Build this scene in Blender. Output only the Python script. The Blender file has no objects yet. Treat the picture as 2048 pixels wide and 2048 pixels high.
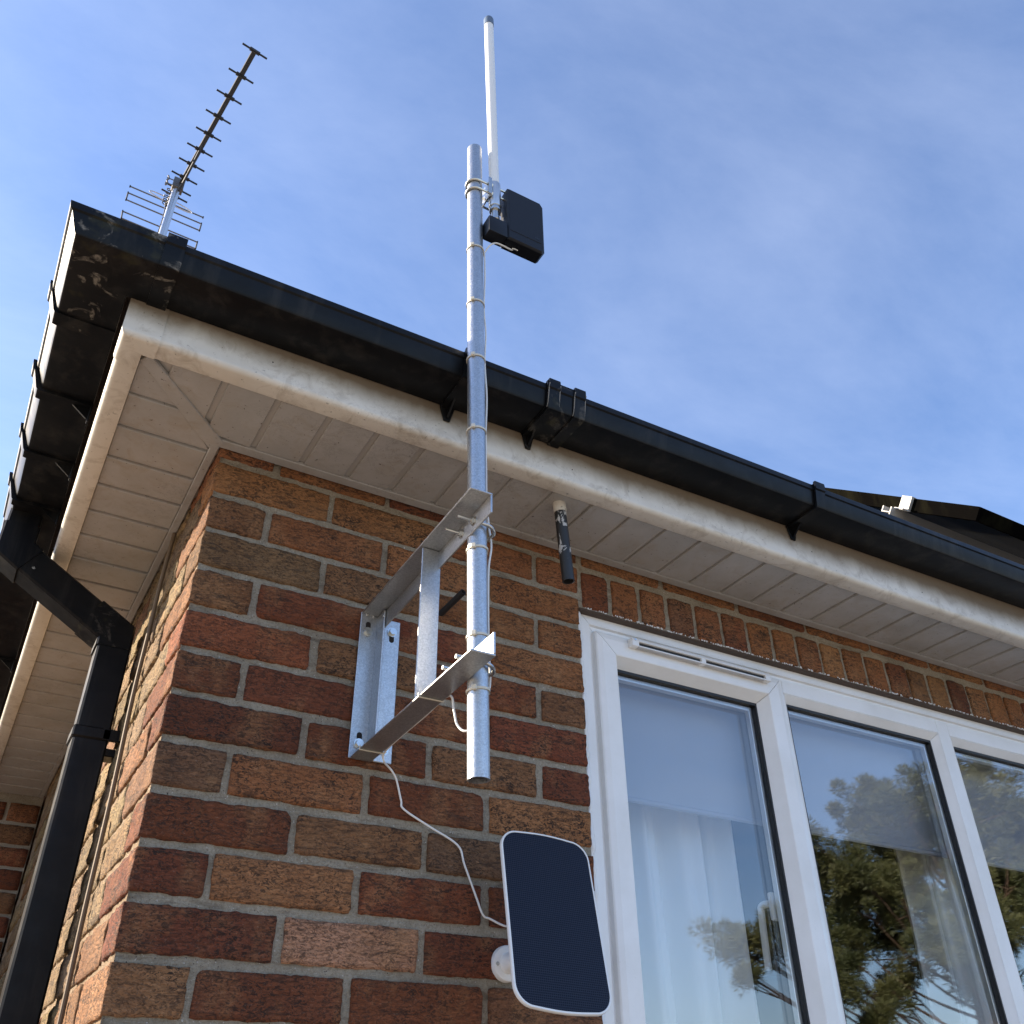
import bpy, bmesh, math, random
from mathutils import Vector, Matrix, noise

# ------------------------------------------------------------------ scene set-up
S = bpy.context.scene
COL = S.collection
R = math.radians
GROUND = -2.45            # z = 0 is the bed joint under the first full course below the eaves

# camera (solved from the brick grid of the front wall)
cam = bpy.data.cameras.new('camera')
cam.sensor_fit = 'HORIZONTAL'; cam.sensor_width = 36.0
cam.lens = 36.0 * 1849.31 / 2048.0
cam.clip_start = 0.05; cam.clip_end = 3000
camo = bpy.data.objects.new('camera', cam); COL.objects.link(camo)
CX = Vector((0.86684184, -0.49848369, -0.00996202))
CY = -Vector((0.27457487, 0.49396112, -0.82499155))
CZ = -Vector((0.41616568, 0.71240187, 0.56505725))
CAM = Vector((-0.20977213, -1.41176954, -0.96404251))
camo.matrix_world = Matrix(((CX.x, CY.x, CZ.x, CAM.x), (CX.y, CY.y, CZ.y, CAM.y), (CX.z, CY.z, CZ.z, CAM.z), (0, 0, 0, 1)))
S.camera = camo

# sun and sky
SUN = Vector((-1.0, 0.85, 0.55)).normalized()
SUN_EL = math.asin(SUN.z); SUN_ROT = math.atan2(SUN.x, SUN.y)
sl = bpy.data.lights.new('sun', 'SUN'); sl.energy = 5.0; sl.angle = R(0.53); sl.color = (1.0, 0.86, 0.68)
so = bpy.data.objects.new('sun', sl); COL.objects.link(so)
so.rotation_euler = (-SUN).to_track_quat('-Z', 'Y').to_euler()
so.location = SUN * 30

W = bpy.data.worlds.new('World'); S.world = W; W.use_nodes = True
nt = W.node_tree; nt.nodes.clear()
def wn(t, **k):
    n = nt.nodes.new(t)
    for a, b in k.items(): setattr(n, a, b)
    return n
sky = wn('ShaderNodeTexSky', sky_type='NISHITA', sun_disc=False, sun_elevation=SUN_EL, sun_rotation=SUN_ROT,
         altitude=50, air_density=1.0, dust_density=0.7, ozone_density=4.0)
tc = wn('ShaderNodeTexCoord')
# thin streaky cirrus: noise on a flat layer high above (direction / height)
sep = wn('ShaderNodeSeparateXYZ'); nt.links.new(tc.outputs['Generated'], sep.inputs[0])
mx = wn('ShaderNodeMath', operation='MAXIMUM'); mx.inputs[1].default_value = 0.12; nt.links.new(sep.outputs['Z'], mx.inputs[0])
dx = wn('ShaderNodeMath', operation='DIVIDE'); nt.links.new(sep.outputs['X'], dx.inputs[0]); nt.links.new(mx.outputs[0], dx.inputs[1])
dy = wn('ShaderNodeMath', operation='DIVIDE'); nt.links.new(sep.outputs['Y'], dy.inputs[0]); nt.links.new(mx.outputs[0], dy.inputs[1])
cmb = wn('ShaderNodeCombineXYZ'); nt.links.new(dx.outputs[0], cmb.inputs[0]); nt.links.new(dy.outputs[0], cmb.inputs[1])
mp = wn('ShaderNodeMapping'); nt.links.new(cmb.outputs[0], mp.inputs['Vector'])
mp.inputs['Rotation'].default_value = (0, 0, R(35)); mp.inputs['Scale'].default_value = (0.8, 1.35, 1)
nz = wn('ShaderNodeTexNoise'); nz.inputs['Scale'].default_value = 1.5; nz.inputs['Detail'].default_value = 10
nz.inputs['Roughness'].default_value = 0.62; nz.inputs['Distortion'].default_value = 0.25
nt.links.new(mp.outputs[0], nz.inputs['Vector'])
rp = wn('ShaderNodeValToRGB'); rp.color_ramp.elements[0].position = 0.36; rp.color_ramp.elements[1].position = 0.80
rp.color_ramp.elements[0].color = (0.10, 0.10, 0.10, 1); rp.color_ramp.elements[1].color = (1, 1, 1, 1)
nt.links.new(nz.outputs['Fac'], rp.inputs[0])
cl = wn('ShaderNodeMath', operation='MULTIPLY'); cl.inputs[1].default_value = 0.15; nt.links.new(rp.outputs[0], cl.inputs[0])
mixc = wn('ShaderNodeMix', data_type='RGBA')
mixc.inputs['B'].default_value = (6.2, 6.6, 7.6, 1)
tint = wn('ShaderNodeMix', data_type='RGBA', blend_type='MULTIPLY'); tint.inputs['Factor'].default_value = 1.0
tint.inputs['B'].default_value = (1.02, 0.98, 1.04, 1); nt.links.new(sky.outputs[0], tint.inputs['A'])
nt.links.new(cl.outputs[0], mixc.inputs['Factor']); nt.links.new(tint.outputs['Result'], mixc.inputs['A'])
bg = wn('ShaderNodeBackground'); bg.inputs['Strength'].default_value = 0.102
nt.links.new(mixc.outputs['Result'], bg.inputs[0])
wo = wn('ShaderNodeOutputWorld'); nt.links.new(bg.outputs[0], wo.inputs[0])

S.view_settings.view_transform = 'Standard'; S.view_settings.look = 'None'
S.view_settings.gamma = 1.0; S.view_settings.use_curve_mapping = False
S.view_settings.exposure = 1.60
S.render.engine = 'CYCLES'
S.cycles.max_bounces = 8; S.cycles.transparent_max_bounces = 16
S.cycles.use_denoising = True

rnd = random.Random(7)

# ------------------------------------------------------------------ materials
def M(name, color=(0.5, 0.5, 0.5), rough=0.5, metal=0.0, spec=0.5):
    m = bpy.data.materials.new(name); m.use_nodes = True
    b = m.node_tree.nodes['Principled BSDF']
    b.inputs['Base Color'].default_value = (*color, 1); b.inputs['Roughness'].default_value = rough
    b.inputs['Metallic'].default_value = metal; b.inputs['Specular IOR Level'].default_value = spec
    return m
class N:
    """tiny node helper"""
    def __init__(s, m): s.m = m; s.t = m.node_tree; s.b = s.t.nodes['Principled BSDF']; s._co = None
    def new(s, t, **k):
        n = s.t.nodes.new(t)
        for a, v in k.items(): setattr(n, a, v)
        return n
    def l(s, a, b): s.t.links.new(a, b)
    def co(s):
        if s._co is None: s._co = s.new('ShaderNodeTexCoord').outputs['Object']
        return s._co
    def rco(s):
        """object coordinates shifted by a random offset per object"""
        oi = s.new('ShaderNodeObjectInfo'); mu = s.new('ShaderNodeMath', operation='MULTIPLY'); mu.inputs[1].default_value = 57.0
        s.l(oi.outputs['Random'], mu.inputs[0])
        ad = s.new('ShaderNodeVectorMath', operation='ADD'); s.l(s.co(), ad.inputs[0]); s.l(mu.outputs[0], ad.inputs[1])
        return ad.outputs[0]
    def noise(s, scale, detail=4, rough=0.55, co=None, stretch=None, dist=0.0):
        c = co or s.co()
        if stretch:
            mp = s.new('ShaderNodeMapping'); mp.inputs['Scale'].default_value = stretch; s.l(c, mp.inputs['Vector']); c = mp.outputs[0]
        n = s.new('ShaderNodeTexNoise'); n.inputs['Scale'].default_value = scale; n.inputs['Detail'].default_value = detail
        n.inputs['Roughness'].default_value = rough; n.inputs['Distortion'].default_value = dist; s.l(c, n.inputs['Vector'])
        return n.outputs['Fac']
    def ramp(s, fac, stops):
        r = s.new('ShaderNodeValToRGB'); e = r.color_ramp.elements
        while len(e) < len(stops): e.new(0.5)
        for i, (p, c) in enumerate(stops):
            e[i].position = p; e[i].color = (*c, 1) if len(c) == 3 else c
        s.l(fac, r.inputs[0]); return r.outputs[0]
    def mix(s, fac, a, b, mode='MIX'):
        x = s.new('ShaderNodeMix', data_type='RGBA', blend_type=mode)
        for v, i in ((fac, 'Factor'), (a, 'A'), (b, 'B')):
            if hasattr(v, 'is_linked'): s.l(v, x.inputs[i])
            elif i == 'Factor': x.inputs[i].default_value = v
            else: x.inputs[i].default_value = (*v, 1)
        return x.outputs['Result']
    def math(s, op, a, b=0.0):
        x = s.new('ShaderNodeMath', operation=op)
        for v, i in ((a, 0), (b, 1)):
            if hasattr(v, 'is_linked'): s.l(v, x.inputs[i])
            else: x.inputs[i].default_value = v
        return x.outputs[0]
    def bump(s, h, strength, dist):
        b = s.new('ShaderNodeBump'); b.inputs['Strength'].default_value = strength; b.inputs['Distance'].default_value = dist
        prev = s.b.inputs['Normal']
        if prev.is_linked: s.l(prev.links[0].from_socket, b.inputs['Normal'])
        s.l(h, b.inputs['Height']); s.l(b.outputs[0], s.b.inputs['Normal'])
    def color(s, c): s.l(c, s.b.inputs['Base Color'])
    def rough(s, c): s.l(c, s.b.inputs['Roughness'])

K = (0, 0, 0); WH = (1, 1, 1)
MAT = {}
# rustic wire-cut facing brick; the body colour of each brick is its object colour
m = MAT['brick'] = M('rustic_brick', rough=0.9, spec=0.25); n = N(m)
oi = n.new('ShaderNodeObjectInfo'); rc = n.rco()
big = n.noise(9, 4, 0.6, rc)
base = n.mix(n.ramp(big, [(0.35, K), (0.68, WH)]), oi.outputs['Color'], (0.62, 0.50, 0.42), 'MULTIPLY')
base = n.mix(0.55, oi.outputs['Color'], base)
warm = n.noise(16, 3, 0.6, rc, (1, 1, 0.6))
base = n.mix(n.math('MULTIPLY', n.ramp(warm, [(0.50, K), (0.72, WH)]), 0.40), base, (0.46, 0.25, 0.115))
sp = n.noise(215, 4, 0.72, rc, (0.55, 0.55, 1.0), 1.3)
spk = n.ramp(sp, [(0.485, K), (0.560, WH)])
clump = n.ramp(n.noise(20, 4, 0.65, rc), [(0.28, (0.35,) * 3), (0.60, WH)])
rmul = n.ramp(n.math('FRACT', n.math('MULTIPLY', oi.outputs['Random'], 7.31)), [(0.0, (0.72,) * 3), (1.0, WH)])
dark = n.math('MULTIPLY', n.math('MULTIPLY', spk, clump), n.math('MULTIPLY', rmul, 0.95))
crease = n.ramp(n.noise(60, 5, 0.7, rc, (0.22, 0.22, 1.0), 1.6), [(0.560, K), (0.610, WH)])
base = n.mix(n.math('MULTIPLY', crease, 0.55), base, (0.05, 0.033, 0.025))
base = n.mix(dark, base, (0.030, 0.022, 0.018))
lt = n.ramp(n.noise(420, 2, 0.5, rc), [(0.62, K), (0.74, WH)])
base = n.mix(n.math('MULTIPLY', lt, 0.16), base, (0.52, 0.42, 0.33))
n.color(base)
n.bump(n.noise(190, 4, 0.75, rc, (0.45, 0.45, 1.0), 1.0), 1.0, 0.008)
n.bump(spk, -0.7, 0.003)
n.bump(crease, -0.8, 0.004)
# mortar
def mortar(name, c0, c1):
    m = M(name, c1, rough=0.95, spec=0.2); n = N(m)
    c = n.ramp(n.noise(11, 5, 0.65), [(0.30, c0), (0.68, c1)])
    c = n.mix(n.math('MULTIPLY', n.ramp(n.noise(260, 5, 0.8), [(0.38, WH), (0.56, K)]), 0.42), c, (0.16, 0.12, 0.08))
    c = n.mix(n.ramp(n.noise(330, 2, 0.6), [(0.67, K), (0.72, WH)]), c, (0.05, 0.042, 0.035))
    c = n.mix(n.ramp(n.noise(300, 2, 0.6, dist=0.4), [(0.675, K), (0.72, WH)]), c, (0.80, 0.76, 0.70))
    lines = n.noise(55, 4, 0.6, None, (0.18, 0.18, 1.0), 0.8)
    c = n.mix(n.math('MULTIPLY', n.ramp(lines, [(0.56, K), (0.66, WH)]), 0.45), c, (0.14, 0.105, 0.07))
    n.color(c)
    n.bump(n.noise(260, 4, 0.8), 1.0, 0.008); n.bump(lines, -0.7, 0.006)
    return m
MAT['mortar'] = mortar('lime_mortar', (0.38, 0.325, 0.245), (0.57, 0.50, 0.39))
MAT['mortar_side'] = mortar('sandy_lime_mortar', (0.30, 0.21, 0.13), (0.44, 0.33, 0.22))
# far / low walling where single bricks are not in view
m = MAT['brickwork'] = M('brickwork', rough=0.9, spec=0.25); n = N(m)
mp = n.new('ShaderNodeMapping'); mp.inputs['Rotation'].default_value = (R(90), 0, 0); n.l(n.co(), mp.inputs['Vector'])
bt = n.new('ShaderNodeTexBrick'); n.l(mp.outputs[0], bt.inputs['Vector'])
bt.inputs['Scale'].default_value = 1; bt.inputs['Brick Width'].default_value = 0.225; bt.inputs['Row Height'].default_value = 0.075; bt.inputs['Mortar Size'].default_value = 0.005
bt.inputs['Color1'].default_value = (0.24, 0.10, 0.06, 1); bt.inputs['Color2'].default_value = (0.14, 0.06, 0.045, 1); bt.inputs['Mortar'].default_value = (0.36, 0.33, 0.28, 1)
n.color(bt.outputs['Color']); n.bump(n.noise(200, 4), 0.6, 0.003)
# white pvc-u (clean window profile)
m = MAT['upvc'] = M('white_upvc', (0.80, 0.80, 0.79), 0.32, spec=0.5); n = N(m)
c = n.ramp(n.noise(7, 5, 0.6), [(0.30, (0.74, 0.735, 0.71)), (0.62, (0.83, 0.83, 0.82))])
c = n.mix(n.math('MULTIPLY', n.ramp(n.noise(240, 3, 0.7), [(0.66, K), (0.78, WH)]), 0.35), c, (0.30, 0.27, 0.22)); n.color(c)
# weathered white pvc-u (soffit, fascia)
def weathered(name, c0, c1, specks):
    m = M(name, c1, 0.33, spec=0.5); n = N(m)
    c = n.ramp(n.noise(6, 5, 0.65), [(0.32, c0), (0.66, c1)])
    st = n.noise(26, 5, 0.7, None, (1, 1, 1), 0.8)
    c = n.mix(n.math('MULTIPLY', n.ramp(st, [(0.50, K), (0.74, WH)]), 0.55), c, (0.30, 0.24, 0.165))
    d = n.ramp(n.noise(120, 3, 0.65, None, (1, 1, 1), 0.3), [(0.665, K), (0.70, WH)])
    web = n.ramp(n.noise(14, 8, 0.75, None, (1, 1, 1), 0.2), [(0.485, K), (0.50, WH), (0.515, K)])
    d = n.math('MAXIMUM', d, n.math('MULTIPLY', web, n.math('MULTIPLY', n.ramp(n.noise(5, 2), [(0.5, K), (0.7, WH)]), 0.5)))
    c = n.mix(n.math('MULTIPLY', d, specks), c, (0.06, 0.045, 0.035))
    n.color(c); n.bump(n.noise(40, 3), 0.12, 0.002)
    return m
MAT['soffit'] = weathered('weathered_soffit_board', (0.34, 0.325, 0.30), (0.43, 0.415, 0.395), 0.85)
MAT['fascia'] = weathered('weathered_fascia_board', (0.62, 0.575, 0.49), (0.73, 0.695, 0.62), 0.5)
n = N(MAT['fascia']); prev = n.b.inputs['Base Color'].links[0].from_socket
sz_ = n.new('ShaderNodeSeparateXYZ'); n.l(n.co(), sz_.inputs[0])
mil_shade = n.math('ADD', sz_.outputs['Z'], n.math('MULTIPLY', n.noise(7, 5, 0.65, None, (1, 1, 0.5)), 0.055))  # brown mildew plus the gutter's contact shade, painted into the fascia colour
mil_shade = n.ramp(mil_shade, [(0.138, K), (0.180, WH)])
n.color(n.mix(n.math('MULTIPLY', mil_shade, 0.88), prev, (0.13, 0.085, 0.045)))
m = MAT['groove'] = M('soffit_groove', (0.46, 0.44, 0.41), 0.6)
# black gutter plastic
def gutter_mat(name, stain):
    m = M(name, (0.016, 0.017, 0.019), 0.33, spec=0.16); n = N(m)
    dust = n.ramp(n.noise(9, 6, 0.65, None, (1, 1, 2.2), 0.4), [(0.42, K), (0.80, WH)])
    c = n.mix(n.math('MULTIPLY', dust, 0.30), (0.0045, 0.005, 0.006), (0.026, 0.025, 0.024))
    drip = n.noise(22, 5, 0.65, None, (1.0, 1.0, 0.10), 0.3)
    c = n.mix(n.math('MULTIPLY', n.ramp(drip, [(0.50, K), (0.72, WH)]), 0.38), c, (0.050, 0.046, 0.040))
    if stain:
        st = n.noise(24, 5, 0.6, None, (1, 1, 1), 0.9)
        c = n.mix(n.math('MULTIPLY', n.math('MULTIPLY', n.ramp(st, [(0.555, K), (0.62, WH)]), n.ramp(n.noise(120, 5, 0.7), [(0.36, K), (0.60, WH)])), stain), c, (0.30, 0.27, 0.225))
        al = n.noise(11, 4, 0.6)
        c = n.mix(n.math('MULTIPLY', n.ramp(al, [(0.60, K), (0.72, WH)]), 0.5), c, (0.06, 0.055, 0.02))
    n.color(c)
    n.rough(n.math('ADD', n.math('MULTIPLY', n.noise(30, 4), 0.30), 0.20))
    n.bump(n.noise(70, 4), 0.08, 0.002)
    return m
MAT['gutter'] = gutter_mat('black_gutter_plastic', 0)
MAT['gutter_stained'] = gutter_mat('black_gutter_plastic_lime_stained', 0.6)
MAT['gutter_worn'] = gutter_mat('black_gutter_plastic_worn', 0.16)
MAT['rim'] = M('worn_plastic_edge', (0.22, 0.20, 0.17), 0.7)
# galvanised steel
def galv(name, c0, c1, r0, r1):
    m = M(name, c1, 0.45, 1.0); n = N(m)
    v = n.new('ShaderNodeTexVoronoi'); v.inputs['Scale'].default_value = 520; n.l(n.co(), v.inputs['Vector'])
    sepc = n.new('ShaderNodeSeparateColor'); n.l(v.outputs['Color'], sepc.inputs[0])
    cc = n.ramp(sepc.outputs[0], [(0.0, c0), (1.0, c1)])
    cc = n.mix(n.math('MULTIPLY', n.ramp(n.noise(30, 4, 0.6), [(0.4, K), (0.7, WH)]), 0.35), cc, c0)
    cc = n.mix(n.math('MULTIPLY', n.ramp(n.noise(260, 3, 0.7), [(0.67, K), (0.72, WH)]), 0.7), cc, (0.12, 0.12, 0.12))
    n.color(cc)
    n.rough(n.ramp(sepc.outputs[1], [(0.0, (r0,) * 3), (1.0, (r1,) * 3)]))
    n.bump(n.noise(160, 4, 0.6), 0.15, 0.001)
    return m
MAT['galv'] = galv('galvanised_steel', (0.42, 0.43, 0.44), (0.58, 0.59, 0.595), 0.34, 0.52)
MAT['zinc'] = M('zinc_plated_steel', (0.62, 0.63, 0.61), 0.27, 1.0)
MAT['dark_hole'] = M('dark_hole', (0.02, 0.014, 0.011), 0.9)
MAT['bore'] = M('pipe_bore', (0.10, 0.095, 0.09), 0.8, 0.3)
MAT['white_plastic'] = M('white_plastic', (0.80, 0.80, 0.78), 0.35)
MAT['radome'] = M('white_fibreglass', (0.78, 0.775, 0.74), 0.42)
MAT['cap_grey'] = M('grey_rubber_cap', (0.10, 0.14, 0.20), 0.5)
m = MAT['box_black'] = M('black_enclosure_plastic', (0.007, 0.008, 0.011), 0.45, spec=0.3); n = N(m); n.bump(n.noise(600, 2), 0.15, 0.0005)
MAT['cable_white'] = M('white_cable', (0.74, 0.73, 0.70), 0.45)
MAT['tie'] = M('cream_nylon', (0.62, 0.58, 0.48), 0.4)
m = MAT['cable_brown'] = M('painted_cable', (0.16, 0.115, 0.075), 0.7, spec=0.2)
# photovoltaic sheet with a fine woven grid
m = MAT['cells'] = M('solar_cell_sheet', (0.008, 0.013, 0.034), 0.5, spec=0.18); n = N(m)
wv = n.new('ShaderNodeTexWave', bands_direction='Z'); wv.inputs['Scale'].default_value = 95; n.l(n.co(), wv.inputs['Vector'])
w2 = n.new('ShaderNodeTexWave', bands_direction='X'); w2.inputs['Scale'].default_value = 95; n.l(n.co(), w2.inputs['Vector'])
g = n.math('MAXIMUM', n.ramp(wv.outputs['Fac'], [(0.55, K), (0.95, WH)]), n.ramp(w2.outputs['Fac'], [(0.70, K), (0.98, WH)]))
n.color(n.mix(g, (0.002, 0.004, 0.014), (0.022, 0.028, 0.045)))
n.bump(g, 0.25, 0.0004)
n.rough(n.math('ADD', n.math('MULTIPLY', n.noise(18, 5, 0.7), 0.30), 0.30))
m = MAT['module_frame'] = M('black_anodised_frame', (0.020, 0.018, 0.016), 0.9, 0.0, 0.0); n = N(m)
wv = n.new('ShaderNodeTexWave', bands_direction='Z'); wv.inputs['Scale'].default_value = 30; n.l(n.co(), wv.inputs['Vector'])
n.color(n.mix(n.math('MULTIPLY', n.ramp(n.noise(9, 5, 0.65, None, (1, 1, 0.25)), [(0.5, K), (0.7, WH)]), 0.5), (0.0030, 0.0027, 0.0025), (0.016, 0.015, 0.008)))
MAT['backsheet'] = M('black_backsheet', (0.012, 0.012, 0.012), 0.8, spec=0.1)
MAT['module_glass'] = M('solar_module_glass', (0.01, 0.012, 0.02), 0.12)
MAT['aluminium'] = M('aluminium', (0.75, 0.74, 0.72), 0.35, 1.0)
MAT['clamp_metal'] = M('dull_cast_aluminium', (0.42, 0.41, 0.39), 0.7, 0.3)
MAT['aerial_grey'] = M('grey_weathered_aluminium', (0.055, 0.060, 0.070), 0.6, 0.0, 0.2)
MAT['aerial_metal'] = M('weathered_aerial_rod', (0.16, 0.15, 0.14), 0.5, 0.7)
MAT['aerial_black'] = M('black_aerial_plastic', (0.015, 0.015, 0.016), 0.5)
m = MAT['peel'] = M('peeling_painted_pipe', (0.02, 0.02, 0.02), 0.5); n = N(m)
pe = n.noise(38, 4, 0.6, None, (1.2, 1.2, 0.6), 0.8)
n.color(n.mix(n.ramp(pe, [(0.545, K), (0.57, WH)]), (0.018, 0.018, 0.018), (0.44, 0.43, 0.41)))
n.rough(n.math('ADD', n.math('MULTIPLY', pe, 0.3), 0.35))
MAT['terracotta'] = M('terracotta', (0.38, 0.20, 0.10), 0.85)
m = MAT['tile'] = M('roof_tile', (0.12, 0.075, 0.055), 0.85); n = N(m)
n.color(n.ramp(n.noise(12, 5), [(0.3, (0.04, 0.026, 0.02)), (0.7, (0.08, 0.052, 0.04))])); n.bump(n.noise(60, 4), 0.4, 0.01)
MAT['lintel'] = M('brown_lintel_steel', (0.075, 0.05, 0.035), 0.75)
MAT['gasket'] = M('black_gasket', (0.008, 0.008, 0.009), 0.5)
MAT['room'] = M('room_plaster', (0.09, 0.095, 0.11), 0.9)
m = MAT['fabric'] = M('white_curtain_fabric', (0.84, 0.86, 0.86), 0.9); m2 = N(m)
m2.b.inputs['Subsurface Weight'].default_value = 0.0
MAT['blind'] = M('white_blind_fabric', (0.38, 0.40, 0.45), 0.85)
# ground: pale worn paving slabs and gravelled yard
m = MAT['ground'] = M('yard_ground', (0.3, 0.27, 0.22), 0.9); n = N(m)
n.color(n.ramp(n.noise(0.6, 6, 0.6), [(0.3, (0.225, 0.20, 0.16)), (0.7, (0.31, 0.28, 0.23))])); n.bump(n.noise(20, 5), 0.5, 0.02)
m = MAT['paving'] = M('concrete_paving', (0.3, 0.25, 0.2), 0.9); n = N(m)
n.color(n.ramp(n.noise(3, 6, 0.6), [(0.3, (0.18, 0.12, 0.08)), (0.7, (0.24, 0.165, 0.115))])); n.bump(n.noise(40, 5), 0.5, 0.01)
m = MAT['leaf'] = M('pine_needles', (0.055, 0.085, 0.025), 0.6); n = N(m)
n.color(n.ramp(n.noise(1.1, 3, 0.6), [(0.3, (0.036, 0.052, 0.017)), (0.7, (0.115, 0.118, 0.042))]))
m = MAT['bark'] = M('pine_bark', (0.085, 0.055, 0.038), 0.9); n = N(m); n.bump(n.noise(14, 5), 0.8, 0.03)
# window glass: sheet that reflects by Fresnel and lets the rest through
m = MAT['glass'] = bpy.data.materials.new('window_glass'); m.use_nodes = True
t = m.node_tree; t.nodes.clear()
fr = t.nodes.new('ShaderNodeFresnel'); fr.inputs['IOR'].default_value = 1.56
ge = t.nodes.new('ShaderNodeNewGeometry')
inv = t.nodes.new('ShaderNodeMath'); inv.operation = 'SUBTRACT'; inv.inputs[0].default_value = 1; t.links.new(ge.outputs['Backfacing'], inv.inputs[1])
a1 = t.nodes.new('ShaderNodeMath'); a1.operation = 'MULTIPLY'; a1.inputs[1].default_value = 2.0; t.links.new(fr.outputs[0], a1.inputs[0])
a2 = t.nodes.new('ShaderNodeMath'); a2.operation = 'ADD'; a2.inputs[1].default_value = 1.0; t.links.new(fr.outputs[0], a2.inputs[0])
a3 = t.nodes.new('ShaderNodeMath'); a3.operation = 'DIVIDE'; t.links.new(a1.outputs[0], a3.inputs[0]); t.links.new(a2.outputs[0], a3.inputs[1])
a4 = t.nodes.new('ShaderNodeMath'); a4.operation = 'MULTIPLY'; t.links.new(a3.outputs[0], a4.inputs[0]); t.links.new(inv.outputs[0], a4.inputs[1])
tr = t.nodes.new('ShaderNodeBsdfTransparent'); tr.inputs[0].default_value = (0.965, 0.97, 0.97, 1)
gl = t.nodes.new('ShaderNodeBsdfGlossy'); gl.inputs['Roughness'].default_value = 0.0
ms = t.nodes.new('ShaderNodeMixShader'); t.links.new(a4.outputs[0], ms.inputs[0]); t.links.new(tr.outputs[0], ms.inputs[1]); t.links.new(gl.outputs[0], ms.inputs[2])
ou = t.nodes.new('ShaderNodeOutputMaterial'); t.links.new(ms.outputs[0], ou.inputs[0])

# ------------------------------------------------------------------ mesh helpers
def link_mesh(name, me, mat, parent=None):
    o = bpy.data.objects.new(name, me); COL.objects.link(o)
    if mat: me.materials.append(MAT[mat] if isinstance(mat, str) else mat)
    if parent:
        o.parent = parent
        o.matrix_parent_inverse = Matrix.Translation(-parent.location)
    return o
def thing(name, label, cat, loc=(0, 0, 0), group=None):
    o = bpy.data.objects.new(name, None); COL.objects.link(o); o.location = loc; o.empty_display_size = 0.1
    return tag(o, label, cat, group)
def tag(o, label=None, cat=None, group=None, kind=None):
    if label: o['label'] = label
    if cat: o['category'] = cat
    if group: o['group'] = group
    if kind: o['kind'] = kind
    return o
class MB:
    def __init__(s): s.bm = bmesh.new()
    def add(s, verts, faces):
        vs = [s.bm.verts.new(v) for v in verts]
        fs = []
        for f in faces:
            try: fs.append(s.bm.faces.new([vs[i] for i in f]))
            except ValueError: pass
        return vs, fs
    def box(s, x0, x1, y0, y1, z0, z1, bev=0.0, seg=1):
        vs, fs = s.add([(x0, y0, z0), (x1, y0, z0), (x1, y1, z0), (x0, y1, z0), (x0, y0, z1), (x1, y0, z1), (x1, y1, z1), (x0, y1, z1)],
                       [(0, 3, 2, 1), (4, 5, 6, 7), (0, 1, 5, 4), (1, 2, 6, 5), (2, 3, 7, 6), (3, 0, 4, 7)])
        if bev:
            es = list({e for f in fs for e in f.edges})
            bmesh.ops.bevel(s.bm, geom=es, offset=bev, segments=seg, affect='EDGES', profile=0.5)
        return s
    def hexa(s, p, bev=0.0, seg=1):
        """eight points: bottom four then top four"""
        vs, fs = s.add(p, [(0, 3, 2, 1), (4, 5, 6, 7), (0, 1, 5, 4), (1, 2, 6, 5), (2, 3, 7, 6), (3, 0, 4, 7)])
        if bev: bmesh.ops.bevel(s.bm, geom=list({e for f in fs for e in f.edges}), offset=bev, segments=seg, affect='EDGES', profile=0.5)
        return s
    def loft(s, rings, closed=True, cap=True):
        """rings: lists of equal length, skinned one to the next"""
        k = len(rings[0]); vs = [[s.bm.verts.new(p) for p in r] for r in rings]
        for a, b in zip(vs, vs[1:]):
            for i in range(k if closed else k - 1):
                j = (i + 1) % k; s.bm.faces.new((a[i], a[j], b[j], b[i]))
        if cap:
            s.bm.faces.new(vs[0][::-1]); s.bm.faces.new(vs[-1])
        return s
    def tube(s, path, r, k=10, cap=True):
        path = [Vector(p) for p in path]; rings = []
        up = None
        for i, p in enumerate(path):
            a = path[max(i - 1, 0)]; b = path[min(i + 1, len(path) - 1)]; d = (b - a).normalized()
            if up is None:
                up = d.orthogonal().normalized()
            else:
                up = (up - d * up.dot(d)).normalized()
            v = d.cross(up); rr = r[i] if isinstance(r, (list, tuple)) else r
            rings.append([p + rr * (math.cos(t) * up + math.sin(t) * v) for t in [2 * math.pi * q / k for q in range(k)]])
        return s.loft(rings, True, cap)
    def hollow(s, p0, p1, ro, ri, k=28):
        """open pipe with wall thickness"""
        p0 = Vector(p0); p1 = Vector(p1); d = (p1 - p0).normalized(); u = d.orthogonal().normalized(); v = d.cross(u)
        def ring(p, r): return [p + r * (math.cos(2 * math.pi * q / k) * u + math.sin(2 * math.pi * q / k) * v) for q in range(k)]
        rs = [ring(p0, ri), ring(p0, ro), ring(p1, ro), ring(p1, ri)]
        vs = [[s.bm.verts.new(p) for p in r] for r in rs]
        for a, b in ((0, 1), (1, 2), (2, 3), (3, 0)):
            for i in range(k):
                j = (i + 1) % k; s.bm.faces.new((vs[a][i], vs[a][j], vs[b][j], vs[b][i]))
        return s
    def build(s, name, mat, parent=None, smooth=30, loc=None):
        bmesh.ops.recalc_face_normals(s.bm, faces=s.bm.faces[:])
        me = bpy.data.meshes.new(name); s.bm.to_mesh(me); s.bm.free()
        if smooth:
            me.polygons.foreach_set('use_smooth', [True] * len(me.polygons)); me.set_sharp_from_angle(angle=R(smooth))
        return link_mesh(name, me, mat, parent)
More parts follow.
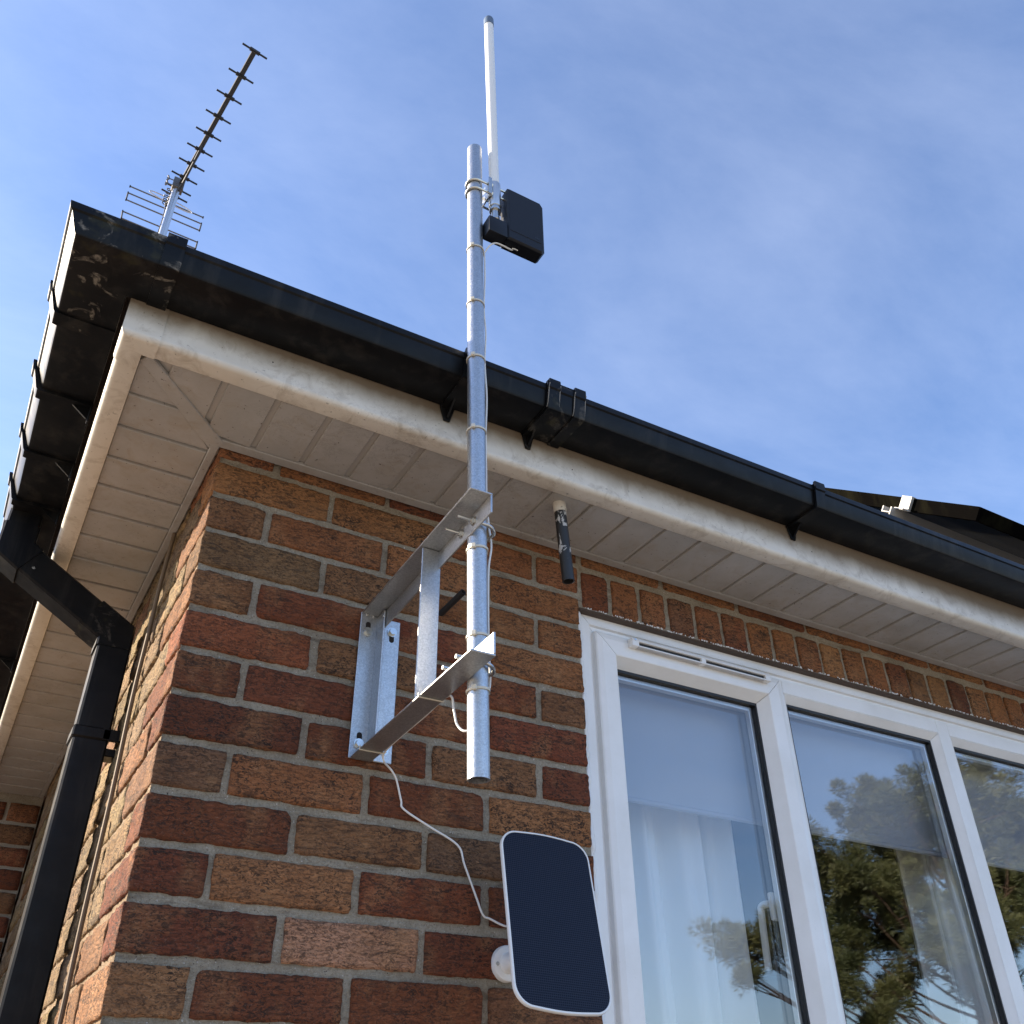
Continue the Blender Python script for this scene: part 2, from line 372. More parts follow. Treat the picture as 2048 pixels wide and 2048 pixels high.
def smooth_path(pts, n=6):
    pts = [Vector(p) for p in pts]; out = []
    for i in range(len(pts) - 1):
        p0 = pts[max(i - 1, 0)]; p1 = pts[i]; p2 = pts[i + 1]; p3 = pts[min(i + 2, len(pts) - 1)]
        for k in range(n):
            t = k / n
            out.append(0.5 * ((2 * p1) + (p2 - p0) * t + (2 * p0 - 5 * p1 + 4 * p2 - p3) * t * t + (3 * p1 - p0 - 3 * p2 + p3) * t ** 3))
    out.append(pts[-1]); return out

# ------------------------------------------------------------------ ground
g = MB(); g.add([(-600, -600, GROUND), (600, -600, GROUND), (600, 600, GROUND), (-600, 600, GROUND)], [(0, 1, 2, 3)])
tag(g.build('ground', 'ground', smooth=0), kind='structure')
g = MB(); g.box(-3.2, -0.02, -1.2, 2.33, GROUND - 0.1, GROUND + 0.03, 0.005)
tag(g.build('path', 'paving', smooth=0), kind='structure')

# ------------------------------------------------------------------ the house
house = thing('brick_house', 'brown brick house corner with white soffit and three-light window', 'house', (0, 0, GROUND))
ZS = 0.092                       # soffit underside
BR = {'tan': (0.48, 0.230, 0.098), 'orange': (0.43, 0.180, 0.075), 'red': (0.330, 0.108, 0.050), 'dred': (0.215, 0.074, 0.037),
      'brown': (0.325, 0.160, 0.078), 'grey': (0.270, 0.150, 0.082), 'pink': (0.62, 0.325, 0.200), 'olive': (0.40, 0.215, 0.092),
      'rb': (0.275, 0.094, 0.044), 'sand': (0.37, 0.265, 0.135), 'buff': (0.31, 0.22, 0.118), 'plum': (0.240, 0.077, 0.040)}
def jit(c, a=0.10):
    k = 0.88 * (1 + rnd.uniform(-a, a)); return (c[0] * k, c[1] * k * (1 + rnd.uniform(-a, a) * 0.6), c[2] * k * (1 + rnd.uniform(-a, a) * 0.6), 1)
def brick(parent, x0, x1, y0, y1, z0, z1, col, res=0.0075, amp=1.0, shrink=None):
    """rounded, fissured block with an uneven outline"""
    sx, sy, sz = x1 - x0, y1 - y0, z1 - z0
    c = Vector(((x0 + x1) / 2, (y0 + y1) / 2, (z0 + z1) / 2)); h = Vector((sx / 2, sy / 2, sz / 2))
    nx, ny, nz_ = max(3, round(sx / res)), max(3, round(sy / res)), max(3, round(sz / res))
    idx = {}; verts = []; faces = []
    off = Vector((rnd.uniform(0, 100), rnd.uniform(0, 100), rnd.uniform(0, 100)))
    rad = 0.0030 + rnd.uniform(0, 0.0012)
    if shrink:
        sx, sy, sz = sx - shrink[0], sy - shrink[1], sz - shrink[2]; h = Vector((sx / 2, sy / 2, sz / 2))
    tw = Vector((rnd.uniform(-1, 1), rnd.uniform(-1, 1), rnd.uniform(-1, 1))) * 0.0007 * amp
    chip = [(Vector((rnd.choice((-1, 1)) * h.x, -h.y, rnd.choice((-1, 1)) * h.z)), rnd.uniform(0.004, 0.011)) for _ in range(rnd.choice((0, 0, 1, 1)))]
    def vert(i, j, k):
        key = (i, j, k)
        if key in idx: return idx[key]
        p = Vector((-h.x + sx * i / nx, -h.y + sy * j / ny, -h.z + sz * k / nz_))
        q = Vector((max(-h.x + rad, min(h.x - rad, p.x)), max(-h.y + rad, min(h.y - rad, p.y)), max(-h.z + rad, min(h.z - rad, p.z))))
        d = p - q
        nn = d.normalized() if d.length > 1e-9 else Vector((0, 0, 0))
        p2 = q + nn * rad
        w = p2 + off
        f1 = noise.noise(Vector((w.x * 38, w.y * 38, w.z * 38)))
        f2 = noise.noise(Vector((w.x * 95, w.y * 95, w.z * 210)))
        f3 = noise.noise(Vector((w.x * 14, w.y * 14, w.z * 14)))
        f4 = noise.noise(Vector((w.x * 150, w.y * 150, w.z * 150)))
        dd = (f1 * 0.0014 + f2 * 0.0011 + f3 * 0.0009 + f4 * 0.0010) * amp
        e = abs(d.x) > 1e-9 and abs(d.z) > 1e-9
        p2 = p2 + nn * dd + Vector((0, tw.x * p.x / h.x + tw.z * p.z / h.z, 0))
        for cp, cr in chip:
            dist = (p2 - cp).length
            if dist < cr: p2 = p2 + (Vector((0, 0, 0)) - cp).normalized() * (cr - dist) * 0.55
        idx[key] = len(verts); verts.append(p2); return idx[key]
    for i in range(nx):
        for k in range(nz_):
            for j, fl in ((0, 0), (ny, 1)):
                f = (vert(i, j, k), vert(i + 1, j, k), vert(i + 1, j, k + 1), vert(i, j, k + 1)); faces.append(f[::-1] if fl else f)
    for j in range(ny):
        for k in range(nz_):
            for i, fl in ((0, 1), (nx, 0)):
                f = (vert(i, j, k), vert(i, j + 1, k), vert(i, j + 1, k + 1), vert(i, j, k + 1)); faces.append(f[::-1] if fl else f)
    for i in range(nx):
        for j in range(ny):
            for k, fl in ((0, 1), (nz_, 0)):
                f = (vert(i, j, k), vert(i + 1, j, k), vert(i + 1, j + 1, k), vert(i, j + 1, k)); faces.append(f[::-1] if fl else f)
    me = bpy.data.meshes.new('brick'); me.from_pydata(verts, [], faces)
    me.polygons.foreach_set('use_smooth', [True] * len(faces))
    o = bpy.data.objects.new('brick', me); COL.objects.link(o); me.materials.append(MAT['brick'])
    o.location = c; o.parent = parent; o.matrix_parent_inverse = Matrix.Translation(-parent_origin(parent)); o.color = jit(col)
    return o
def parent_origin(p):
    v = Vector(p.location)
    if p.parent: return Vector((0, 0, 0)) + Vector((0, 0, 0))
    return v
def mortar_sheet(mb, u0, u1, z0, z1, fn, step=0.012):
    """bedding surface, slightly hollowed and uneven; fn(u, z, d) -> point"""
    nu = max(1, round((u1 - u0) / step)); nz_ = max(1, round((z1 - z0) / step)); rows = []
    for j in range(nz_ + 1):
        row = []
        for i in range(nu + 1):
            u = u0 + (u1 - u0) * i / nu; z = z0 + (z1 - z0) * j / nz_
            d = 0.0052 + 0.0016 * noise.noise(Vector((u * 45, 3.3, z * 45))) + 0.0012 * noise.noise(Vector((u * 9, 1.3, z * 9)))
            row.append(mb.bm.verts.new(fn(u, z, d)))
        rows.append(row)
    for a, b in zip(rows, rows[1:]):
        for i in range(nu): mb.bm.faces.new((a[i], a[i + 1], b[i + 1], b[i]))
REV = 0.7775                      # window reveal
NC = 15                           # courses built brick by brick
ZLOW = -0.075 * (NC - 1) - 0.010
front_cols = {0: ['orange', 'orange', 'rb', 'orange', 'tan', 'orange', 'rb', 'orange', 'orange', 'tan', 'orange', 'rb', 'orange'],
    1: ['tan', 'tan', 'orange', 'orange'], 2: ['brown', 'orange', 'orange', 'orange'], 3: ['grey', 'brown', 'orange', 'orange'],
    4: ['brown', 'red', 'red', 'orange'], 5: ['red', 'brown', 'rb', 'brown'], 6: ['dred', 'plum', 'rb', 'red'],
    7: ['dred', 'rb', 'brown', 'rb'], 8: ['grey', 'orange', 'rb', 'tan'], 9: ['rb', 'brown', 'grey', 'rb'],
    10: ['dred', 'tan', 'red', 'rb'], 11: ['dred', 'pink', 'rb', 'dred'], 12: ['olive', 'plum', 'rb', 'brown'],
    13: ['rb', 'red', 'orange', 'brown'], 14: ['brown', 'rb', 'dred', 'red']}
ANY = ['sand', 'sand', 'buff', 'sand', 'buff', 'buff', 'sand', 'brown', 'buff', 'sand']
def J(a=0.0022): return rnd.uniform(-a, a)

fw = MB()
mortar_sheet(fw, 0.004, REV - 0.003, ZLOW, 0.14, lambda u, z, d: (u, d, z))
mortar_sheet(fw, REV - 0.003, 3.2, -0.030, 0.14, lambda u, z, d: (u, d + 0.001, z), 0.02)
fw.box(0.010, REV - 0.002, 0.009, 0.25, ZLOW, 0.14); fw.box(REV - 0.001, 3.2, 0.0095, 0.09, -0.026, 0.139)
wall_f = fw.build('wall', 'mortar', house)
tag(wall_f, 'shaded brown brick wall beside the window')
lw = MB()
mortar_sheet(lw, 0.004, 2.32, ZLOW, 0.14, lambda u, z, d: (d, u, z))
lw.box(0.009, 0.25, 0.26, 2.3, ZLOW, 0.14)
wall_l = lw.build('wall', 'mortar_side', house)
tag(wall_l, 'sunlit side wall behind the downpipe')
for k in range(0, NC):
    zb = -0.075 * (k - 1); zt = zb + 0.065
    odd = k % 2 == 1
    xs = [(0.0, 0.215), (0.225, 0.44), (0.45, 0.665), (0.675, REV)] if odd else [(0.0, 0.1025), (0.1125, 0.3275), (0.3375, 0.5525), (0.5625, REV)]
    if k == 0:
        xs = [(0.0, 0.1025)] + [(0.1125 + 0.225 * i, 0.3275 + 0.225 * i) for i in range(12)]
    cs = front_cols[k]
    for i, (a, b) in enumerate(xs):
        y1 = 0.1025
        if i == 0 and not odd: y1 = 0.215
        ja = 0 if a == 0 else J()
        jb = 0 if b == REV else J()
        col = BR[cs[i % len(cs)]]
        brick(wall_f, a + ja, b + jb, J(0.0012), y1, zb + J(0.0016), zt + J(0.0016), col, amp=1.5 if i == 0 else 1.15, shrink=(0.0 if i == 0 else 0.0022, 0, 0.0026))
    ys = [(0.1125 + 0.225 * i, 0.3275 + 0.225 * i) for i in range(9)] if odd else [(0.225 + 0.225 * i, 0.44 + 0.225 * i) for i in range(9)]
    for a, b in ys:
        far = a > 0.75
        brick(wall_l, J(0.0015), 0.1025, a + J(), b + J(), zb + J(0.0016), zt + J(0.0016), BR[rnd.choice(ANY)], res=0.02 if far else 0.0095, amp=2.0, shrink=(0, 0.001, 0.001))
# brick-on-edge lintel
x = 0.787; i = 0
lint_cols = ['red', 'orange', 'orange', 'brown', 'orange', 'red', 'orange', 'orange', 'orange', 'tan', 'orange', 'orange', 'rb', 'brown', 'tan', 'dred', 'tan', 'orange', 'orange', 'red']
while x < 2.9:
    wd = 0.0665 + J(0.001)
    brick(wall_f, x, x + wd, J(0.0015), 0.075, -0.028 + J(0.001), 0.058 + J(0.002), BR[lint_cols[i % len(lint_cols)]], amp=1.1)
    x += 0.0785; i += 1
lm = MB(); lm.box(0.779, 3.2, 0.004, 0.028, -0.034, -0.0295, 0.001)
lm.build('lintel_plate', 'lintel', house)
# crumbs of old sealant along the lintel edge
cr = MB()
for q in range(420):
    xx = rnd.uniform(0.79, 2.4); rr = rnd.uniform(0.0003, 0.0010); yy = rnd.uniform(-0.001, 0.004)
    cr.box(xx - rr * 1.6, xx + rr * 1.6, yy - rr, yy + rr, -0.030 - rr * 0.8, -0.0285 + rr * 0.5, rr * 0.3)
tag(cr.build('sealant_crumbs', 'white_plastic', house), kind='stuff')
# lower walling under the built courses, and the masonry round the window
lo = MB(); lo.box(0.0, REV, 0.0, 0.25, GROUND, ZLOW - 0.0005); lo.box(REV, 6.5, 0.0, 0.25, GROUND, -1.30); lo.box(3.2, 6.5, 0.001, 0.25, -1.299, 0.14)
lo.box(0.001, 0.25, 0.2505, 8, GROUND, ZLOW - 0.0005); lo.box(0.0095, 0.25, 2.33, 8, ZLOW, 0.14); lo.box(6.25, 6.5, 0.2505, 8, GROUND, 0.14)
lo.box(0.251, 6.249, 7.75, 8, GROUND, 0.14)
tag(lo.build('base_wall', 'brickwork', house, smooth=0))
# wing behind the side wall
WY = 2.345
wm = MB(); mortar_sheet(wm, -1.5, 0.0, ZLOW, 0.12, lambda u, z, d: (u, WY + d, z), 0.03)
wm.box(-1.5, 0.0, WY + 0.009, WY + 0.25, GROUND, 0.12); wm.box(-1.5, -1.26, WY + 0.2505, 6.5, GROUND, 0.12)
wall_w = wm.build('wall', 'mortar', house); tag(wall_w, 'dark brick wall of the rear wing beyond the downpipe')
for k in range(1, NC):
    zb = -0.075 * (k - 1)
    for i in range(4):
        b = -0.0 - 0.225 * i + (0.1125 if k % 2 else 0); a = b - 0.215
        brick(wall_w, a, min(b, -0.002), WY, WY + 0.1, zb + J(0.0016), zb + 0.065 + J(0.0016), BR[rnd.choice(['red', 'rb', 'orange', 'brown', 'red'])], res=0.02, amp=1.6)

# soffit: grooved boards, wall trims, mitre strip, fascia
SY = -0.186; SX = -0.177          # inner edge of fascia (front, side)
sf = MB()
sf.box(SX - 0.02, 3.2, SY - 0.02, 0.004, ZS + 0.0065, ZS + 0.012)
sf.box(SX - 0.02, 0.004, 0.0042, 2.34, ZS + 0.0066, ZS + 0.012)
soffit = sf.build('soffit', 'groove', house, smooth=0)
def soffit_board(pts):
    b = MB(); k = len(pts); z0, z1 = ZS + rnd.uniform(-0.0004, 0.0004), ZS + 0.0062
    ring = lambda e, z: [(px + e * (cx_ - px) / max(1e-6, math.hypot(cx_ - px, cy_ - py)), py + e * (cy_ - py) / max(1e-6, math.hypot(cx_ - px, cy_ - py)), z) for px, py in pts]
    cx_ = sum(p[0] for p in pts) / k; cy_ = sum(p[1] for p in pts) / k
    b.loft([ring(0.0022, z0), ring(0.0, z0 + 0.0018), ring(0.0, z1)])
    return b.build('soffit_board', 'soffit', soffit, smooth=0)
# grooves of the front soffit (left edges), measured
gx = [-0.139, -0.047, 0.0455, 0.1375, 0.2275, 0.3175, 0.4095]
while gx[-1] < 3.1: gx.append(gx[-1] + (0.0925 if gx[-1] < 1.2 else 0.0970))
def diag(x): return x            # mitre line y = x
for a, b in zip(gx, gx[1:]):
    x0, x1 = a + 0.0115, b
    yo, yi = SY, -0.0265
    if x1 <= SX: continue
    if x0 < 0:
        # cut along the mitre (keep y < x side)
        poly = []
        for (px, py) in [(x0, yo), (x1, yo), (x1, min(yi, x1)), (x0, min(yi, x0))]:
            poly.append((px, py))
        if poly[3][1] <= yo + 0.004:
            poly = [(max(x0, yo), yo), (x1, yo), (x1, min(yi, x1))]
        soffit_board(poly)
    else: soffit_board([(x0, yo), (x1, yo), (x1, yi), (x0, yi)])
gy = [-0.175, -0.081]
v = 0.0155
while v < 2.3: gy.append(v); v += 0.1005
for a, b in zip(gy, gy[1:] + [2.335]):
    y0, y1 = a + 0.0105, b
    xo, xi = SX, -0.0185
    if y0 < 0:
        poly = [(xo, max(y0, xo)), (min(xi, y0), y0), (min(xi, y1), y1), (xo, y1)]
        if min(xi, y0) <= xo + 0.004: poly = [(xo, y0 if y0 > xo else xo), (min(xi, y1), y1), (xo, y1)]
        soffit_board(poly)
    else: soffit_board([(xo, y0), (xi, y0), (xi, y1), (xo, y1)])
t1 = MB(); t1.box(-0.018, 3.2, -0.0262, -0.0035, ZS - 0.0015, ZS + 0.006, 0.0012); t1.build('wall_trim', 'soffit', soffit)
t1 = MB(); t1.box(-0.0182, -0.003, -0.0030, 2.335, ZS - 0.0014, ZS + 0.006, 0.0012); t1.build('wall_trim', 'soffit', soffit)
ms_ = MB(); dv = 0.0145
ms_.hexa([(SX + dv, SY + 0.0, ZS - 0.0032), (-0.003 + dv * 0.5, -0.010 - dv * 0.5, ZS - 0.0032), (-0.012 - dv * 0.5, 0.000 + dv * 0.5, ZS - 0.0032), (SX, SY + dv + 0.003, ZS - 0.0032),
          (SX + dv, SY + 0.0, ZS + 0.005), (-0.003 + dv * 0.5, -0.010 - dv * 0.5, ZS + 0.005), (-0.012 - dv * 0.5, 0.000 + dv * 0.5, ZS + 0.005), (SX, SY + dv + 0.003, ZS + 0.005)], 0.0015)
ms_.build('mitre_strip', 'soffit', soffit)
# fascia boards with a rounded lower nose: profile (outward, z) from inner lip
FO = 0.040
def fascia_profile():
    p = [(0.0, 0.006), (0.0, -0.005), (0.003, -0.0062)]
    for q in range(0, 7):
        a = R(-90 + 15 * q); p.append((FO - 0.011 + 0.011 * math.cos(a), 0.0048 + 0.011 * math.sin(a)))
    p += [(FO, 0.15), (FO - 0.012, 0.15), (FO - 0.012, 0.012), (0.006, 0.006)]
    return p
fp = fascia_profile()
f1 = MB(); f1.loft([[(3.2, SY - o, ZS + z) for o, z in fp], [(SX + 0.018, SY - o, ZS + z) for o, z in fp]])
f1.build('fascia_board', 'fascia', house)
f2 = MB(); f2.loft([[(SX - o * 0.93, SY + 0.028, ZS + z) for o, z in fp], [(SX - o * 0.93, 2.34, ZS + z) for o, z in fp]])
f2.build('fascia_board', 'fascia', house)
# corner cover that clips over both boards
cp = [(o + 0.0022 if o > 0.01 else o, z - 0.0020 if z < 0.01 else z) for o, z in fp]
f3 = MB(); f3.loft([[(SX + 0.020, SY - o, ZS + z) for o, z in cp], [(SX - o * 0.93, SY - o, ZS + z) for o, z in cp], [(SX - o * 0.93, SY + 0.030, ZS + z) for o, z in cp]])
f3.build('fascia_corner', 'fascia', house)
pins = MB()
for px, pz in ((0.02, 0.128), (0.62, 0.122), (1.26, 0.127), (1.62, 0.121)):
    pins.tube([(px, SY - FO - 0.0005, pz), (px, SY - FO + 0.002, pz)], 0.0013, 10)
pins.build('nail_head', 'gutter', house)
# roof: hipped slabs of tile with a low ridge, chimney with pot
P = math.tan(R(36.0)); EY, EX, EZ = -0.27, -0.26, 0.232
rf = MB()
rx, ry, rz_ = 2.9, 2.9, EZ + (2.9 - EY) * P
rf.add([(EX, EY, EZ), (6.8, EY, EZ), (6.8, 8.3, EZ), (EX, 8.3, EZ), (3.2, 3.4, EZ + 3.55 * P * 0.93), (3.3, 4.6, EZ + 3.55 * P * 0.93)],
       [(0, 1, 4), (1, 2, 5, 4), (2, 3, 5), (3, 0, 4, 5), (0, 3, 2, 1)])
roof = rf.build('roof', 'tile', house, smooth=0)
# stepped tile courses at the eaves
for yy in range(7):
    y0 = EY - 0.01 + yy * 0.10
    for cx_ in range(0, 24):
        x0 = EX + 0.02 + cx_ * 0.30 + (0.15 if yy % 2 else 0)
        if x0 < EX + y0 - EY: continue
        if x0 > 6.2: continue
        if yy > 2: continue
        tb = MB(); z0 = EZ + (y0 - EY) * P + 0.004; z1 = EZ + (y0 + 0.2 - EY) * P + 0.004
        tb.hexa([(x0, y0, z0), (x0 + 0.296, y0, z0), (x0 + 0.296, y0 + 0.2, z1), (x0, y0 + 0.2, z1), (x0, y0 - 0.006, z0 + 0.014), (x0 + 0.296, y0 - 0.006, z0 + 0.014), (x0 + 0.296, y0 + 0.2, z1 + 0.014), (x0, y0 + 0.2, z1 + 0.014)], 0.002)
        tb.build('roof_tile', 'tile', roof)
# wing roof, low pitched
wr = MB(); wr.add([(-1.62, WY - 0.2, 0.20), (0.3, WY - 0.2, 0.20), (0.3, 6.6, 0.2), (-1.62, 6.6, 0.2), (-0.6, WY + 1.2, 0.95), (-0.6, 5.6, 0.95)],
                  [(0, 1, 4), (1, 2, 5, 4), (2, 3, 5), (3, 0, 4, 5), (0, 3, 2, 1)])
wr.build('roof', 'tile', house, smooth=0)
# chimney stack carrying the television aerial
chm = MB(); chm.box(-0.12, 0.42, 2.93, 3.5, 0.3, 3.02, 0.006); chm.box(-0.16, 0.46, 2.89, 3.54, 3.02, 3.10, 0.006)
chimney = chm.build('chimney', 'brickwork', house, smooth=0)
cpz = MB(); rr_ = []
for zz, r_ in ((3.09, 0.115), (3.12, 0.12), (3.14, 0.105), (3.43, 0.095), (3.45, 0.11), (3.49, 0.115), (3.51, 0.105)):
    rr_.append([(0.17 + r_ * math.cos(2 * math.pi * q / 24), 3.20 + r_ * math.sin(2 * math.pi * q / 24), zz) for q in range(24)])
cpz.loft(rr_); cpz.build('chimney_pot', 'terracotta', chimney)

# ------------------------------------------------------------------ window
win = bpy.data.objects.new('window', None); COL.objects.link(win); win.parent = house
win.matrix_parent_inverse = Matrix.Translation(-house.location); win['label'] = 'white plastic window with three tall panes'
win.location = (0.79, 0.022, -1.29)
def wpart(mb, name, mat, **k):
    o = mb.build(name, mat, None, **k); o.parent = win
    o.matrix_parent_inverse = (Matrix.Translation(win.location)).inverted(); return o
def members(name, x0, x1, z0, z1, prof, gap=0.0007, sides='LTRB'):
    """four mitred members; prof = [(inset, y)] closed outline"""
    def pt(side, end, i, y):
        a0, a1, b0, b1 = x0 + i, x1 - i, z0 + i, z1 - i
        return {'L': [(a0, y, b0 + gap), (a0, y, b1 - gap)], 'R': [(a1, y, b0 + gap), (a1, y, b1 - gap)],
                'T': [(a0 + gap, y, b1), (a1 - gap, y, b1)], 'B': [(a0 + gap, y, b0), (a1 - gap, y, b0)]}[side][end]
    for s_ in sides:
        mb = MB(); mb.loft([[pt(s_, 0, i, y) for i, y in prof], [pt(s_, 1, i, y) for i, y in prof]])
        wpart(mb, name, 'upvc', smooth=0)
YF = 0.022; ZB = -1.29; WX1 = 3.05
# outer frame
members('frame', 0.7915, WX1, ZB, -0.0305, [(0, YF + 0.001), (0.001, YF), (0.0225, YF), (0.0245, YF + 0.006), (0.034, YF + 0.007), (0.034, YF + 0.06), (0, YF + 0.06)])
sashp = [(0, YF + 0.006), (0.0, YF - 0.006), (0.0025, YF - 0.0085), (0.014, YF - 0.0115), (0.0455, YF - 0.0115), (0.0475, YF - 0.0105), (0.0640, YF + 0.016), (0.0640, YF + 0.055), (0.0, YF + 0.055)]
members('sash', 0.8235, 1.3445, ZB + 0.04, -0.0690, sashp)
# glazing beads of the fixed lights
def beads(x0, x1, z0, z1):
    members('glazing_bead', x0 - 0.018, x1 + 0.018, z0 - 0.018, z1 + 0.018, [(0, YF + 0.002), (0.002, YF + 0.0005), (0.0165, YF + 0.016), (0.018, YF + 0.018), (0.018, YF + 0.05), (0, YF + 0.05)])
LIGHTS = [(0.8875, 1.2805, ZB + 0.104, -0.1330), (1.3755, 1.8765, ZB + 0.075, -0.1150), (1.9570, 2.4500, ZB + 0.075, -0.1150)]
beads(*LIGHTS[1]); beads(*LIGHTS[2])
def mullion(x0, x1, za, zb_):
    mb = MB(); mb.loft([[(x0, YF + 0.05, z), (x0, YF + 0.0015, z), (x0 + 0.0015, YF, z), (x1 - 0.0015, YF, z), (x1, YF + 0.0015, z), (x1, YF + 0.05, z)] for z in (za, zb_)]); wpart(mb, 'mullion', 'upvc', smooth=0)
mullion(1.3450, 1.3570, ZB + 0.034, -0.0648); mullion(1.8950, 1.9385, ZB + 0.034, -0.0648); mullion(2.4685, 2.52, ZB + 0.034, -0.0648)
hd = MB(); hd.box(1.3575, 1.8945, YF, YF + 0.05, -0.0970, -0.0648, 0.001); wpart(hd, 'rail', 'upvc')
hd = MB(); hd.box(1.9390, 2.4680, YF, YF + 0.05, -0.0970, -0.0648, 0.001); wpart(hd, 'rail', 'upvc')
hd = MB(); hd.box(0.8255, 1.3445, YF + 0.012, YF + 0.05, -0.0688, -0.0648); wpart(hd, 'rail', 'upvc')
hd = MB(); hd.box(2.521, WX1 - 0.034, YF, YF + 0.05, ZB + 0.034, -0.0648); wpart(hd, 'rail', 'upvc')
for (x0, x1, z0, z1) in LIGHTS:
    gk = MB(); yg = YF + 0.0165
    for (a, b, c, d) in ((x0, x0 + 0.004, z0, z1), (x1 - 0.004, x1, z0, z1), (x0 + 0.004, x1 - 0.004, z1 - 0.006, z1), (x0 + 0.004, x1 - 0.004, z0, z0 + 0.006)):
        gk.box(a, b, yg, yg + 0.014, c, d)
    wpart(gk, 'gasket', 'gasket', smooth=0)
    sb = MB()
    for (a, b, c, d) in ((x0 + 0.004, x0 + 0.013, z0 + 0.006, z1 - 0.006), (x1 - 0.013, x1 - 0.004, z0 + 0.006, z1 - 0.006), (x0 + 0.013, x1 - 0.013, z1 - 0.016, z1 - 0.006), (x0 + 0.013, x1 - 0.013, z0 + 0.006, z0 + 0.016)):
        sb.box(a, b, yg + 0.0135, yg + 0.0275, c, d, 0.001)
    wpart(sb, 'spacer_bar', 'aluminium', smooth=0)
    pb = MB(); pb.box(x0 + 0.003, x1 - 0.003, yg + 0.008, yg + 0.012, z0 + 0.003, z1 - 0.003); wpart(pb, 'pane', 'glass', smooth=0)
    pb = MB(); pb.box(x0 + 0.003, x1 - 0.003, yg + 0.029, yg + 0.033, z0 + 0.003, z1 - 0.003); wpart(pb, 'pane', 'glass', smooth=0)
sb = MB(); pth = []; rr_s = []
z = -0.034
while z > -1.28:
    pth.append((0.7845 + rnd.uniform(-0.0022, 0.0012), 0.0175 + rnd.uniform(-0.0015, 0.0015), z)); rr_s.append(0.0058 + rnd.uniform(-0.0018, 0.0022)); z -= rnd.uniform(0.004, 0.011)
sb.tube(pth, rr_s, 8); wpart(sb, 'sealant_bead', 'upvc', smooth=50)
# trickle vent on the sash head
va, vb, vz0, vz1, vy = 0.9040, 1.2960, -0.0925, -0.0725, YF - 0.0115
vt = MB(); vt.hexa([(va, vy - 0.0165, vz1 - 0.008), (vb, vy - 0.0165, vz1 - 0.008), (vb, vy + 0.0005, vz1 - 0.008), (va, vy + 0.0005, vz1 - 0.008),
                    (va, vy - 0.0135, vz1), (vb, vy - 0.0135, vz1), (vb, vy + 0.0005, vz1), (va, vy + 0.0005, vz1)], 0.0012)
for a, b in ((va, va + 0.018), (1.092, 1.105), (vb - 0.016, vb)):
    vt.box(a, b, vy - 0.0162, vy + 0.0004, vz0, vz1 - 0.0075, 0.001)
wpart(vt, 'trickle_vent', 'upvc')
vg = MB(); vg.box(va + 0.018, vb - 0.016, vy - 0.010, vy - 0.0005, vz0 + 0.003, vz1 - 0.0082); wpart(vg, 'vent_slot', 'gasket', smooth=0)
vg = MB(); xx = va + 0.021
while xx < vb - 0.018:
    vg.box(xx, xx + 0.0012, vy - 0.0150, vy - 0.0008, vz0 + 0.0005, vz0 + 0.0028); xx += 0.0042
vg.box(va + 0.018, vb - 0.016, vy - 0.0158, vy - 0.0145, vz0 + 0.0005, vz0 + 0.003)
tag(wpart(vg, 'vent_grille', 'upvc', smooth=0), kind='stuff')
vs_ = MB(); vs_.tube([(va + 0.008, vy - 0.0172, vz1 - 0.005), (va + 0.008, vy - 0.015, vz1 - 0.005)], 0.0026, 12); wpart(vs_, 'screw', 'zinc')
# inside handle
hn = MB(); hn.box(1.268, 1.292, 0.075, 0.088, -0.59, -0.535, 0.004, 2); hn.tube(smooth_path([(1.280, 0.09, -0.555), (1.280, 0.118, -0.555), (1.279, 0.122, -0.575), (1.276, 0.122, -0.66), (1.275, 0.121, -0.675)], 5), 0.0075, 10)
wpart(hn, 'handle', 'upvc')
# room behind
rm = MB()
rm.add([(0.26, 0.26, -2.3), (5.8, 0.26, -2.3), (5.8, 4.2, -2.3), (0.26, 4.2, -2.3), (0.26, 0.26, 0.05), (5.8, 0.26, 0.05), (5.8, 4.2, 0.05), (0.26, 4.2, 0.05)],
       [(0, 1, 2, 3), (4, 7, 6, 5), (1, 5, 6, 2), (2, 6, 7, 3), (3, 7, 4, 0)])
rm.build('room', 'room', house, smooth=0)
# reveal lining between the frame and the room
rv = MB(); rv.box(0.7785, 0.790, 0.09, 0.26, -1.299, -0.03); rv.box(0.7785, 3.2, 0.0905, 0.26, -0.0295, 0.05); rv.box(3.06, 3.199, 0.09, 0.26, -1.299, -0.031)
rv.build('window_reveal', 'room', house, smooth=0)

# curtains and blind
def curtain(name, label, x0, x1, y, zt, zb_, waves, seed, amp=0.040):
    r_ = random.Random(seed); n_ = 90; ph = [r_.uniform(0, 6.28) for _ in range(3)]
    mb = MB(); rows = []
    for side in (0, 1):
        for j in range(9):
            z = zt + (zb_ - zt) * j / 8; row = []
            for i in range(n_ + 1):
                t = i / n_; wob = amp * (math.sin(waves * 6.283 * t + ph[0]) + 0.4 * math.sin(waves * 2.3 * 6.283 * t + ph[1] + j * 0.07)) * (0.6 + 0.4 * j / 8)
                row.append(mb.bm.verts.new((x0 + (x1 - x0) * t + 0.01 * math.sin(j * 0.5 + t * 9), y + wob + 0.0018 * side, z)))
            rows.append(row)
        base_ = rows[-9:]
        for a, b in zip(base_, base_[1:]):
            for i in range(n_): mb.bm.faces.new((a[i], a[i + 1], b[i + 1], b[i]))
    o = mb.build(name, 'fabric', None, smooth=80); return tag(o, label, 'curtain', 'curtains inside the window')
curtain('curtain', 'white folded curtain behind the left window pane', 0.90, 1.30, 0.225, -0.06, -1.25, 3.6, 3)
curtain('curtain', 'white folded curtain behind the right edge of the middle pane', 1.905, 2.19, 0.225, -0.06, -1.25, 3.6, 8)
